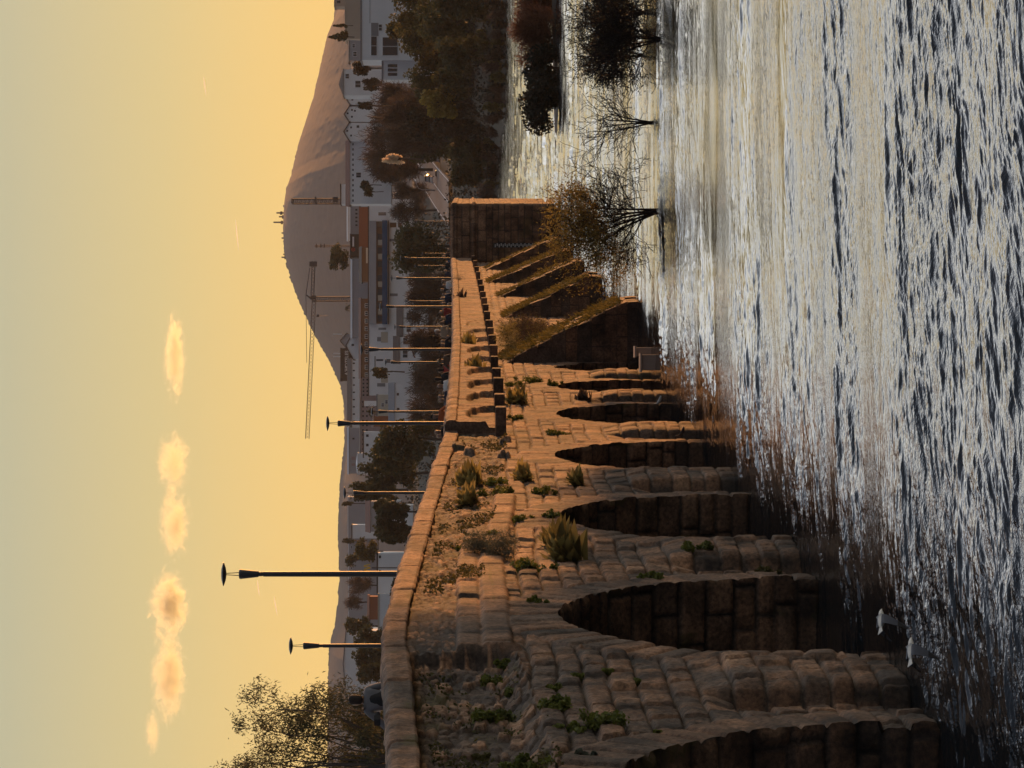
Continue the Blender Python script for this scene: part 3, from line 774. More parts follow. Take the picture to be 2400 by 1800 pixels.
def hotelsign(part, X0, X1, Z0, Z1):
    D = 1290
    a, b_, c, d = rect(806, 818, 818, 886, D)
    m = MB(); m.box(a, b_, D - .3, D, c, d); bo = part(m, 'sign_board', bm_('sign_brown', (.06, .045, .035)))
    for word, y in (('AZZ', 868.5), ('HOTELES', 845)):
        cu = bpy.data.curves.new('lettering', 'FONT'); cu.body = word; cu.size = 1.75; cu.extrude = .05; cu.align_x = 'CENTER'; cu.space_character = 1.05; cu.offset = .018
        to = bpy.data.objects.new('lettering_source', cu); COL.objects.link(to)
        bpy.context.view_layer.update()
        me = bpy.data.meshes.new_from_object(to.evaluated_get(bpy.context.evaluated_depsgraph_get()))
        bpy.data.objects.remove(to)
        me.transform(Matrix.Translation(((900 - y) / F * D - (X0 + X1) / 2, -.36, z_of(816.3, D) - Z0)) @ Matrix.Rotation(R(90), 4, 'X'))
        link('lettering', me, SLM, bo)
    for y in (783, 828, 836):
        X = (900 - y) / F * D; m = MB(); m.tube([(X, D + 3, Z1), (X, D + 3, Z1 + 3.2)], .12, 5); part(m, 'flagpole', MW)
building('hotel', 'dark brown hotel block with white roof lettering at the left foot of the wooded hill', 800, 828, 816, 893, 1290, 16, wall=MDK, roofm=MDK, extra=[hotelsign])
building('long_building', 'long dark roofed building with a white upper storey on the skyline left of the hotel', 825, 842, 842, 1003, 1240, 14, wall=MW, roof='pitched', roofm=MR, rh=13, wins=[(827, 832, y, y + 3) for y in range(850, 1000, 17)])
building('long_building', 'pale blue grey building sloping down to the left of the tall lamp', 818, 842, 1003, 1110, 1230, 14, wall=MG, roof='pitched', roofm=MG, rh=6, wins=[(826, 831, 1026, 1030), (824, 832, 1070, 1078, MPK), (824, 832, 1086, 1092, MPK)])
building('vaulted_hall', 'pale hall with a rounded roof between the big dark trees', 838, 862, 1062, 1112, 1150, 10, wall=MW, roof='hip', roofm=MW, rh=5)
building('terrace_house', 'pinkish row with small windows behind the left end of the white hall', 846, 875, 885, 935, 1060, 10, wall=MPK, roof='pitched', roofm=MRR, rh=5, wins=[(x, x + 4, y, y + 4) for x in (850, 859) for y in range(888, 930, 9)])
building('terrace_house', 'lilac grey row of small houses left of the pinkish one', 845, 880, 935, 1060, 1060, 10, wall=MPK, roof='pitched', roofm=MR, rh=4, wins=[(x, x + 4, y, y + 4) for x in (849, 858) for y in range(940, 1056, 11)])
building('white_house', 'narrow white house above the tall lamp head, with a flat top', 853, 880, 940, 952, 1040, 8)
building('white_house', 'white house wall beside the dark trees left of the tall lamp', 853, 880, 1012, 1072, 1035, 8, wins=[(858, 864, 1018, 1024), (858, 864, 1040, 1046)])
# houses at the foot of the hall
building('riverside_house', 'white house with dark framed windows and a dark tiled roof in front of the hall', 945, 975, 722, 790, 930, 10, roof='pitched', roofm=MR, rh=17, wins=[(953, 963, 733, 748), (953, 963, 763, 778)])
building('riverside_house', 'white house with two windows and a long dark roof, left of its twin', 937, 965, 790, 850, 925, 10, roof='pitched', roofm=MR, rh=17, wins=[(945, 955, 792, 806), (944, 955, 822, 838)])
building('riverside_house', 'low white house with a brown gable below the winter trees', 972, 990, 778, 835, 880, 9, roof='gable_front', roofm=MRR, rh=9, wins=[(975, 983, 790, 800)])
building('riverside_house', 'white building with a zigzag of pitched roofs left of the hall', 925, 945, 900, 1012, 930, 10, roof='pitched', roofm=MSH, rh=16, wins=[(930, 935, 921, 927), (930, 936, 956, 961), (929, 934, 990, 996)])
building('riverside_house', 'cream building with dark balconies beside the palm, left of the white hall', 885, 912, 925, 975, 960, 10, wall=MCR, roofm=MSH, wins=[(894, 900, 945, 953), (903, 909, 938, 946)])
building('riverside_house', 'brown tiled house behind the pole of the tall lamp', 876, 900, 975, 1000, 980, 10, wall=MT, roof='pitched', roofm=MRR, rh=5)
# left of the big dark trees
building('shed', 'long shed with a rusty red roof behind the parapet', 868, 886, 1175, 1246, 900, 16, wall=MG, roof='pitched', roofm=MRR, rh=14)
building('white_house', 'white house with one dark window between two dark trees', 886, 912, 1184, 1232, 860, 9, roofm=MDK, wins=[(896, 902, 1231, 1242)])
building('white_house', 'white house half hidden by the hedge beside the largest lamp pole', 886, 915, 1296, 1390, 850, 9, roofm=MDK, wins=[(888, 893, 1302, 1308), (888, 893, 1336, 1342)])
building('boundary_wall', 'long low white wall running left behind the parapet', 889, 902, 1392, 1625, 840, 1.5, roofm=MCR, cat='wall')
building('warehouse', 'wide pale blue warehouse with a shallow gable above the seated person', 812, 850, 1478, 1632, 1250, 20, roof='gable_front', roofm=MSH, rh=7)
building('long_building', 'long bluish building low on the skyline behind the largest lamp', 818, 850, 1262, 1470, 1350, 14, wall=MG, roofm=MW, wins=[(822, 826, y, y + 5) for y in range(1280, 1460, 24)])
building('long_building', 'long bluish building on the skyline between the thin lamp and the yellow sign', 817, 842, 1165, 1262, 1340, 14, wall=MG, roofm=MW)
building('white_house', 'small white house low on the skyline, right of the yellow sign', 826, 845, 1230, 1262, 1180, 8)
building('kiosk', 'small terracotta awning leaning to the left behind the parapet', 866, 882, 1398, 1452, 900, 5, wall=MT, roof='pitched', roofm=MT, rh=6, cat='kiosk')
# right side
building('villa', 'modern white house with a long dark window strip at the right edge', 848, 960, -60, 141, 800, 14, roofm=MSH, wins=[(870, 883, 86, 130), (897, 932, 88, 130), (870, 887, 54, 85, MSH, 'panel'), (888, 895, 58, 72), (866.5, 867.5, -60, 55, MSH, 'gutter')])
building('villa', 'low white wing with a gridded window beside the modern house', 898, 960, 141, 187, 802, 10, roofm=MSH, wins=[(909, 931, y, y + 7) for y in (151, 161, 171)])
building('hipped_house', 'pale house with a dark hipped roof on the skyline above the dark trees', 805, 860, 163, 224, 900, 12, roof='hip', roofm=MR, rh=13, wins=[(810, 818, 174, 184), (833, 845, 190, 205)])
building('gabled_house', 'white gabled house nearest the hipped house, one small round window', 822, 860, 209, 246, 930, 14, roof='gable_front', roofm=MR, rh=11, wins=[(815, 818, 223, 227), (824, 828, 214, 218), (824, 828, 232, 236)])
building('gabled_house', 'white gabled house in the middle of the row of three gables', 820, 860, 250, 286, 930, 14, roof='gable_front', roofm=MR, rh=12, wins=[(813, 817, 264, 268), (823, 827, 256, 260), (823, 827, 272, 276), (830, 834, 258, 262)])
building('gabled_house', 'white gabled house at the left end of the row of three gables', 820, 860, 288, 330, 930, 14, roof='gable_front', roofm=MR, rh=13, wins=[(812, 816, 305, 309), (821, 825, 297, 301), (821, 825, 316, 320), (836, 842, 294, 300)])
building('terrace_row', 'long white row under a dark red roof, right of the latticed crane mast', 820, 866, 330, 478, 935, 12, roof='pitched', roofm=MRR, rh=12, wins=[(826, 829, y, y + 5) for y in range(336, 470, 12)] + [(835, 846, 405, 416)])
building('white_house', 'small white flat topped house above the dark red roof, beside the latticed mast', 800, 812, 432, 479, 1000, 8)
building('white_house', 'grey fronted white house at the right end of the white hall', 845, 900, 463, 482, 1010, 8, wall=MG)
building('apartment_block', 'beige block behind the conifer at the right edge of the skyline', 811, 850, -60, 92, 950, 12, wall=MBG, roofm=MBG)
building('tower_house', 'narrow dark tower house at the right edge of the skyline', 786, 812, -40, 16, 1000, 8, wall=MBG, roofm=MSH, wins=[(790, 798, 2, 8)])
building('riverside_house', 'low grey houses with bright chimneys below the conifer', 818, 846, 95, 142, 900, 10, wall=MG, roof='pitched', roofm=MR, rh=4, wins=[(826, 832, 104, 112), (828, 836, 122, 132)])
building('greenhouse', 'low glazed shed with bright bars beside the cars', 1000, 1030, 330, 352, 800, 6, wall=MG, roof='pitched', roofm=MSH, rh=4, wins=[(1006, 1014, y, y + 3) for y in range(332, 350, 5)], cat='shed')
building('colonnade', 'low timber colonnade at the right end of the white hall', 872, 960, 450, 464, 960, 5, wall=MWD, roofm=MCR, wins=[(x, x + 8, 452, 462) for x in (878, 890, 902, 914, 926)])

# the yellow sign
D_ = 700; mb = MB()
pts = []
yc = 1331; xa, xb = 869, 853
for sgn in (-1, 1):
    arc = [P(xb + (xa - xb) * (1 - math.sin(math.pi * t)) if 1 else 0, yc - sgn * (.5 + 7.5 * (t)), D_) for t in np.linspace(0.02, .98, 9)]
    mb.tube(arc, .11, 6)
sg = empty('arched_sign', P(886, yc, D_), label='yellow sign of two tall rounded arches on a pole, right of the largest lamp', cat='sign')
mb.v = [tuple(Vector(v) - sg.location) for v in mb.v]
mb.build('arches', plain('sign_yellow', (.75, .50, .03)), sg)
mb = MB(); mb.tube([(0, 0, -4), (0, 0, 1.3)], .12, 6); mb.build('pole', MDK, sg)
# ------------------------------------------------------------------ trees and plants
def leafm(name, a, b_, rough=.7):
    def f(nt, b):
        t = nd(nt, 'ShaderNodeAttribute', attribute_name='tone')
        c = nd(nt, 'ShaderNodeMixRGB', {'Color1': (*a, 1), 'Color2': (*b_, 1)}); nt.links.new(t.outputs['Fac'], c.inputs[0])
        nt.links.new(c.outputs[0], b.inputs['Base Color']); b.inputs['Roughness'].default_value = rough
        b.inputs['Transmission Weight'].default_value = 0
        tr = nd(nt, 'ShaderNodeBsdfTranslucent'); nt.links.new(c.outputs[0], tr.inputs[0])
        mx = nd(nt, 'ShaderNodeMixShader', {0: .35}); nt.links.new(b.outputs[0], mx.inputs[1]); nt.links.new(tr.outputs[0], mx.inputs[2])
        nt.links.new(mx.outputs[0], nt.nodes['Material Output'].inputs[0])
    return M(name, f)
LM = {'dark': leafm('dark_leaves', (.020, .030, .014), (.075, .080, .030)), 'olive': leafm('olive_leaves', (.04, .045, .015), (.14, .12, .035)),
      'bare': leafm('winter_twigs', (.035, .026, .022), (.10, .072, .055)), 'gold': leafm('autumn_leaves', (.15, .11, .025), (.42, .31, .07)),
      'green': leafm('fresh_leaves', (.035, .055, .010), (.20, .22, .04)), 'dry': leafm('dry_grass', (.13, .11, .035), (.45, .36, .13)),
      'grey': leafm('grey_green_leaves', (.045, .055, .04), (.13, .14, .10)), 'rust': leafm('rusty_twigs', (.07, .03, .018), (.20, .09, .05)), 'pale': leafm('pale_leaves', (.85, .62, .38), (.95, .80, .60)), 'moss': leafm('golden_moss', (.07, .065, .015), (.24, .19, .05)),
      'black': leafm('blackish_leaves', (.012, .014, .010), (.035, .036, .022))}  # the darkest leaf colour, blackish green
BARK = plain('bark', (.055, .045, .038), .95, .35, 2)
def crown_mesh(name, blobs, n, leaf, asp, rnd, twig=False, shell=.55, droop=0.0):
    """n leaf cards spread through a set of blobs [(centre, radius3)]"""
    w = np.array([r[0] * r[2] for _, r in blobs]); w = w / w.sum()
    idx = rnd.choice(len(blobs), n, p=w)
    c = np.array([b[0] for b in blobs])[idx]; r = np.array([b[1] for b in blobs])[idx]
    d = rnd.normal(size=(n, 3)); d /= np.linalg.norm(d, axis=1)[:, None]
    rad = rnd.random(n) ** shell
    p = c + d * r * rad[:, None]
    if twig:
        ax = d * .8 + rnd.normal(size=(n, 3)) * .45; ax[:, 2] += .35
    else:
        ax = rnd.normal(size=(n, 3)); ax[:, 2] -= droop * 2
    ax /= np.linalg.norm(ax, axis=1)[:, None]
    q = np.cross(ax, rnd.normal(size=(n, 3))); q /= np.linalg.norm(q, axis=1)[:, None] + 1e-9
    L = leaf * (.5 + rnd.random(n))[:, None]; W = L * asp
    V = np.stack([p - ax * L * .5, p - q * W * .5 + ax * L * .05, p + ax * L * .5, p + q * W * .5 + ax * L * .05], 1).reshape(-1, 3)
    bl = h2(idx * 3, idx + 5)
    tone = np.clip(.15 + .5 * bl + .4 * rnd.random(n), 0, 1)
    return quads_mesh(name, V, tone=tone)
def tree(name, label, xt, xb, yc, hw, D, kind, cat='tree', group=None, n=1700, leaf=.62, shape='round', seed=None, trunk=True):
    seed = seed if seed is not None else int(xt * 7 + yc)
    r = random.Random(seed); rnd = np.random.default_rng(seed)
    base = P(xb, yc, D); top = z_of(xt, D); H = max(top - base.z, 1.0); Wd = hw * D / F * (1.16 if shape == 'round' else 1)
    o = empty(name, base, label=label, cat=cat, group=group)
    blobs = []
    if shape == 'conifer':
        for k in range(16):
            f = k / 15; rr = Wd * (1 - f) ** .8 * r.uniform(.5, .75) + .15
            a = r.uniform(0, 6.28); of = Wd * (1 - f) * .45
            blobs.append(((math.cos(a) * of, math.sin(a) * of, H * (.12 + .84 * f)), (rr, rr, H * .07)))
    elif shape == 'shrub':
        for k in range(9):
            a = r.uniform(0, 6.28); of = Wd * r.uniform(.0, .7)
            blobs.append(((math.cos(a) * of, math.sin(a) * of * .8, H * r.uniform(.25, .65)), (Wd * r.uniform(.3, .45), Wd * r.uniform(.3, .45), H * r.uniform(.25, .38))))
    else:
        for k in range(r.randint(15, 21)):
            a = r.uniform(0, 6.28); el = r.uniform(-.55, 1) ; of = r.uniform(.35, .8)
            cz = H * (.58 + .30 * el * of + (.04 if el > 0 else 0)); ce = math.sqrt(max(0, 1 - el * el * .8))
            rr = r.uniform(.22, .40)
            blobs.append(((math.cos(a) * Wd * of * ce, math.sin(a) * Wd * of * ce, cz), (Wd * rr, Wd * rr, H * rr * .52)))
        if hw > 18:
            for k in range(9):
                a = r.uniform(0, 6.28); rr = r.uniform(.3, .42); of = r.uniform(.1, .7)
                blobs.append(((math.cos(a) * Wd * of, math.sin(a) * Wd * of, H * r.uniform(.16, .42)), (Wd * rr, Wd * rr, H * rr * .5)))
    twig = kind in ('bare', 'rust')
    if shape == 'round' and hw > 18: n = int(n * 1.6)
    me = crown_mesh('crown', blobs, n, leaf * (2.6 if twig else 1), .07 if twig else .7, rnd, twig)
    link('crown', me, LM[kind], o)
    if trunk:
        mb = MB(); tr = max(.07, min(.4, H * .025))
        mb.tube([(0, 0, -1.5), (r.uniform(-.1, .1) * Wd, 0, H * .25), (0, 0, H * .55)], [tr, tr * .8, tr * .5], 6)
        for bc, br in blobs[:9]:
            z0 = H * r.uniform(.2, .45)
            mb.tube([(0, 0, z0), (bc[0] * .5, bc[1] * .5, (z0 + bc[2]) / 2 + .03 * H), bc], [tr * .5, tr * .35, tr * .12], 5)
        mb.build('trunk', BARK, o)
    return o
G1 = 'dark trees massed on the right bank'; G2 = 'bare winter trees behind the bridge'; G3 = 'dark evergreens behind the near parapet'; G4 = 'bare brown trees on the right bank'
TL = [
 ('olive_tree_crown', 0), ]
def T(*a, **k): return tree(*a, **k)
for (xt, xb, yc, hw, D) in ((905, 1080, 15, 60, 640), (925, 1090, 78, 50, 650), (938, 1100, 128, 42, 660), (892, 1020, 68, 20, 690)):
    T('broad_tree', 'olive green tree below the white villa at the right edge', xt, xb, yc, hw, D, 'olive', group='olive green trees below the villa', n=2600)
for (xt, xb, yc, hw, D) in ((940, 1120, 178, 48, 660), (965, 1150, 50, 62, 600), (985, 1160, -10, 60, 575), (1015, 1168, 118, 55, 580), (1010, 1165, 192, 48, 600), (1000, 1150, 285, 45, 640), (1030, 1165, 235, 45, 610), (1040, 1160, 345, 42, 668), (930, 1080, 290, 45, 700), (1050, 1150, 405, 34, 700), (950, 1090, 345, 40, 740)):
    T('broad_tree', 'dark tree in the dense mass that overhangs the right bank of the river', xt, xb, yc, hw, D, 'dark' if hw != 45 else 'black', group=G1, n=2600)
for (xt, xb, yc, hw, D) in ((868, 1040, 228, 40, 720), (850, 1030, 296, 42, 760), (833, 1010, 345, 48, 790), (853, 1000, 398, 34, 800), (880, 1060, 262, 46, 700), (880, 1040, 330, 46, 730)):
    T('bare_tree', 'tall leafless brown tree in front of the row of white gables', xt, xb, yc, hw, D, 'bare', group=G4, n=2600, leaf=.7)
T('autumn_tree', 'rounded golden brown tree in the middle of the dark right bank', 985, 1080, 240, 33, 600, 'gold', n=2200)
T('sunlit_tree', 'small pale tree that alone catches the sun among the dark trees', 893, 975, 372, 12, 668, 'pale', n=1200, leaf=.5)
T('garden_tree', 'small dark tree at the left foot of the dark red roof', 843, 882, 434, 13, 930, 'dark', n=900)
T('garden_tree', 'small dark tree touching the right end of the white hall', 850, 886, 449, 11, 928, 'dark', n=900)
T('bare_tree', 'bare grey tree against the right end of the white hall', 900, 1010, 492, 34, 850, 'bare', n=1500)
T('bare_tree', 'low bare tree between the parked cars and the white hall', 915, 1010, 446, 26, 870, 'bare', n=1300)
T('garden_tree', 'dark tree above the road, left of the sunlit pale tree', 880, 955, 412, 20, 930, 'dark', n=1000)
T('pine_tree', 'large round dark tree behind the bridge lamps, in front of the white hall', 914, 1062, 578, 68, 700, 'dark', n=4200)
for (xt, xb, yc, hw, D) in ((935, 1070, 668, 46, 720), (945, 1070, 722, 48, 720), (958, 1070, 880, 44, 700), (950, 1070, 930, 45, 720), (945, 1060, 985, 44, 720), (975, 1070, 830, 40, 650)):
    T('bare_tree', 'leafless reddish brown tree behind the heads of the walkers', xt, xb, yc, hw, D, 'bare', group=G2, n=2300, leaf=.6)
T('bare_tree', 'spreading bare tree with visible dark limbs in front of the white house', 948, 1040, 800, 34, 420, 'bare', n=900, leaf=.5)
T('garden_tree', 'small dark tree in front of the left end of the white hall', 866, 935, 872, 17, 880, 'dark', n=1000)
for (xt, xb, yc, hw, D) in ((872, 1020, 1030, 45, 600), (855, 1000, 1066, 42, 620), (842, 985, 1108, 40, 650), (812, 940, 1148, 27, 700), (868, 965, 1200, 30, 600), (878, 975, 1248, 30, 600)):
    T('evergreen_tree', 'dark olive evergreen between the tall lamp and the white houses at its left', xt, xb, yc, hw, D, 'dark', group=G3, n=2500)
T('garden_tree', 'yellow green tree right of the yellow arched sign', 832, 884, 1292, 30, 820, 'olive', n=1500)
T('garden_tree', 'slim dark round headed tree on the skyline right of the thin lamp', 797, 850, 1180, 5, 1150, 'dark', n=300, leaf=.8)
T('garden_tree', 'lone dark tree with a round head on the skyline right of the yellow sign', 800, 850, 1267, 5, 1150, 'dark', n=300, leaf=.8)
T('garden_tree', 'dark tree breaking the skyline just right of the largest lamp pole', 804, 868, 1312, 16, 1000, 'dark', n=700)
T('bare_tree', 'bare brown tree just left of the largest lamp pole', 806, 875, 1372, 24, 1000, 'bare', n=1100)
T('bare_tree', 'bare brown tree on the skyline right of the dark pointed tree', 800, 875, 1412, 18, 1000, 'bare', n=900)
T('garden_tree', 'dark dense tree rising above the skyline between the two nearest lamps', 799, 885, 1468, 22, 900, 'dark', n=1500)
for (xt, xb, yc, hw, D) in ((826, 915, 1500, 28, 720), (822, 915, 1540, 30, 700), (832, 915, 1578, 26, 680)):
    T('evergreen_tree', 'dark bushy tree behind the lamp nearest the left edge', xt, xb, yc, hw, D, 'dark', group='dark trees behind the nearest lamps', n=1600)
T('garden_tree', 'lone leafy tree on the skyline above the red ring sign, before the hill', 768, 818, 600, 36, 1080, 'dark', n=1500, leaf=.8)
T('conifer', 'pointed conifer on the skyline at the right edge', 771, 818, 87, 15, 930, 'dark', shape='conifer', n=1300)
T('conifer', 'very thin conifer on the skyline beside the broad pointed one', 781, 815, 60, 4, 940, 'dark', shape='conifer', n=300)
T('garden_tree', 'dark tree in front of the hipped house', 818, 895, 160, 16, 850, 'black', n=1200)
T('garden_tree', 'dark tree half covering the foot of the hipped house', 842, 930, 196, 16, 850, 'black', n=1100)
T('garden_tree', 'dark tree between the first two white gables', 828, 900, 248, 9, 880, 'black', n=600)
T('shrub', 'tall dark shrub with pale leaves just behind the parapet right of the seated person', 905, 945, 1378, 42, 300, 'black', cat='shrub', shape='shrub', n=1500, leaf=.25, trunk=False)
T('shrub', 'dark shrubs in front of the distant warehouse, left of the seated person', 818, 860, 1655, 22, 700, 'black', cat='shrub', shape='shrub', n=900, leaf=.4, trunk=False)
# shrubs along the water's edge of the far bank
rr = random.Random(21)
for k in range(34):
    y = 470 - k * 14.5 + rr.uniform(-5, 5)
    D = float(np.interp(y, [0, 280, 320, 480], [548, 560, 655, 690])) + rr.uniform(-2, 14)
    xb = VH + F * HC / D
    tree('shrub', 'dark shrub leaning over the water at the foot of the far bank', xb - rr.uniform(34, 62), xb + 2, y, rr.uniform(13, 22), D, rr.choice(['black', 'bare', 'black', 'olive']), cat='shrub', group='shrubs along the far waterline', n=420, leaf=.5, shape='shrub', trunk=False, seed=k)
# palm beside the cream building
def palm(x, y, D, h, fr, label):
    o = empty('palm_tree', P(x, y, D), label=label, cat='palm tree')
    mb = MB(); mb.tube([(0, 0, -h), (0, 0, 0)], [.22, .18], 7); mb.build('trunk', BARK, o)
    mb = MB(); r = random.Random(int(y))
    for k in range(26):
        a = r.uniform(0, 6.28); up = r.uniform(-.3, 1.1); L = fr * r.uniform(.8, 1.1)
        pr = None
        for j in range(5):
            t = j / 4; q = Vector((math.cos(a) * L * t * math.cos(up * .6), math.sin(a) * L * t * math.cos(up * .6), L * (math.sin(up) * t - .75 * t * t)))
            w = .22 * (1 - t * .7); sd = Vector((-math.sin(a), math.cos(a), 0)) * w
            if pr: mb.poly([pr[0] - pr[1], pr[0] + pr[1], q + sd, q - sd], [(0, 1, 2, 3)], r.random())
            pr = (q, sd)
    mb.build('fronds', LM['dark'], o)
palm(866, 965, 930, 4, 2.6, 'small palm beside the cream building left of the white hall')
palm(812, 722, 1150, 5, 2.4, 'palm on the skyline left of the hotel, under the crane jib')

# ---- eucalyptus at the left edge, close behind the bridge
def branchy(mb, p, d, L, r0, depth, rnd, tips, spread=.5, up=.12, nchild=(2, 3), kr=.62, kl=.74, tmin=.002):
    q = [p]; dd = d.copy(); n = 4
    for k in range(n):
        dd = (dd + Vector([rnd.gauss(0, .16) for _ in range(3)]) + Vector((0, 0, up * .5))).normalized()
        q.append(q[-1] + dd * (L / n))
    mb.tube(q, [max(tmin, r0 * (1 - (1 - kr) * k / n)) for k in range(n + 1)], 5 if r0 > .03 else 3, c=rnd.random(), cap=False)
    if depth <= 0:
        tips.append((q[-1], dd)); return
    for c in range(rnd.randint(*nchild) + (1 if depth > 2 else 0)):
        at = q[rnd.randint(2, n)] if c else q[-1]
        nd_ = (dd + Vector([rnd.gauss(0, spread) for _ in range(3)]) + Vector((0, 0, up))).normalized()
        branchy(mb, at, nd_, L * kl * rnd.uniform(.75, 1.15), r0 * kr, depth - 1, rnd, tips, spread, up, nchild, kr, kl, tmin)
eu = empty('eucalyptus_tree', P(1010, 1790, 112), label='open crowned eucalyptus at the left edge, rising behind the bridge parapet', cat='tree')
rnd = random.Random(5); mb = MB(); tips = []
mb.tube([(0, 0, -6), (.05, 0, -2), (0, 0, 0)], [.2, .17, .15], 8)
TG = [(560, 1700), (590, 1625), (640, 1670), (520, 1800), (700, 1640), (760, 1620), (600, 1740), (680, 1720), (560, 1790), (640, 1800), (740, 1700), (800, 1650), (500, 1850), (720, 1770), (810, 1720), (850, 1660), (780, 1790), (860, 1760), (600, 1860)]
for (x, y) in TG:
    t = P(x, y, 112) + Vector((0, rnd.uniform(-1.6, 1.6), 0)) - eu.location
    mid = t * .5 + Vector((rnd.uniform(-.5, .5), rnd.uniform(-.3, .3), rnd.uniform(-.2, .3)))
    mb.tube([Vector((0, 0, rnd.uniform(-1.5, .3))), mid * .35 + Vector((rnd.uniform(-.2, .2), 0, 0)), mid * .7, mid, mid.lerp(t, .35) + Vector((rnd.uniform(-.15, .15), 0, .05)), t * .82], [.06, .05, .04, .03, .022, .015], 5)
    for j in range(5):
        d = (t - mid).normalized() + Vector([rnd.gauss(0, .5) for _ in range(3)])
        branchy(mb, t * rnd.uniform(.7, .9), d.normalized(), .55, .012, 1, rnd, tips, .6, .0, (2, 3))
mb.build('trunk', plain('eucalyptus_bark', (.10, .08, .065), .9, .3, 3), eu)
rn = np.random.default_rng(3)
tp = np.array([list(t[0]) for t in tips])
n = 17000; c = tp[rn.integers(0, len(tp), n)] + rn.normal(size=(n, 3)) * np.array([.17, .2, .15])
ax = rn.normal(size=(n, 3)) * .6; ax[:, 2] -= .8; ax /= np.linalg.norm(ax, axis=1)[:, None]
q = np.cross(ax, rn.normal(size=(n, 3))); q /= np.linalg.norm(q, axis=1)[:, None]
L = .13 * (.5 + rn.random(n))[:, None]
V = np.stack([c, c + ax * L * .4 + q * .018, c + ax * L, c + ax * L * .4 - q * .018], 1).reshape(-1, 3)
link('crown', quads_mesh('crown', V, tone=np.clip(rn.random(n), 0, 1)), leafm('eucalyptus_leaves', (.035, .045, .022), (.13, .12, .055)), eu)

T('broad_tree', 'dense olive tree under the eucalyptus, just above the parapet at the left edge', 800, 1000, 1712, 45, 150, 'olive', n=5000, leaf=.17)
T('broad_tree', 'dense olive tree at the very left edge below the eucalyptus crown', 770, 1000, 1800, 50, 140, 'olive', n=5000, leaf=.17)
# low scrub between the houses and down the bank: nobody could count it
rn = np.random.default_rng(44); n = 90000
kk = rn.uniform(-.13, .125, n); DD = rn.uniform(545, 1060, n)
keep = (gz(DD, kk) > -.3) & (vn(kk * 900, DD / 9) + .35 * ss(900, 700, DD) > .52) & ((kk < .050) | (kk > .068) | (DD < 785))
kk, DD = kk[keep], DD[keep]; n = len(kk)
p = np.stack([kk * DD, DD, gz(DD, kk) + rn.random(n) ** 1.5 * (1.4 + 1.6 * vn(kk * 500, DD / 14))], -1)
ax = rn.normal(size=(n, 3)); ax /= np.linalg.norm(ax, axis=1)[:, None]; q = np.cross(ax, rn.normal(size=(n, 3))); q /= np.linalg.norm(q, axis=1)[:, None]
L = (.35 + .55 * rn.random(n))[:, None]
V = np.stack([p - ax * L * .5, p - q * L * .35, p + ax * L * .5, p + q * L * .35], 1).reshape(-1, 3)
tag(link('scrub', quads_mesh('scrub', V, tone=np.clip(vn(kk * 400, DD / 20) * .8 + .3 * rn.random(n) - .1, 0, 1)), LM['black']), 'dark scrub covering the slope of the far bank', 'scrub', kind='stuff')
# ---- small islets and the trees standing in the water
def islet(pl, label_):
    mb = MB()
    V = []; 
    return None
def mud(name, cx, cy, rx, ry, h):
    n = 46; mb = MB(); r = random.Random(int(cx + cy)); rings = 6; pts = []
    for j in range(rings):
        f = 1 - j / rings
        for k in range(n):
            a = 2 * math.pi * k / n; w = 1 + .12 * math.sin(3 * a + cx) + .08 * math.sin(7 * a)
            pts.append((cx + math.cos(a) * rx * f * w, cy + math.sin(a) * ry * f * w, -.25 + h * (1 - f ** 2) + (r.uniform(-.03, .03) if j else 0)))
    pts.append((cx, cy, -.25 + h))
    fc = []
    for j in range(rings - 1):
        for k in range(n): fc.append((j * n + k, j * n + (k + 1) % n, (j + 1) * n + (k + 1) % n, (j + 1) * n + k))
    for k in range(n): fc.append(((rings - 1) * n + k, (rings - 1) * n + (k + 1) % n, len(pts) - 1))
    mb.poly(pts, fc)
    return mb.build(name, plain('river_mud', (.045, .036, .026), .8, .4, 1.2), smooth=True, kind='structure')
mud('islet', 25.6, 124.5, 13.5, 3.2, .55)
mud('islet', 29.5, 236, 18.0, 4.0, .6)
mud('islet', 29.5, 118, 7, 30, .7)  # unseen ground added under the shade trees
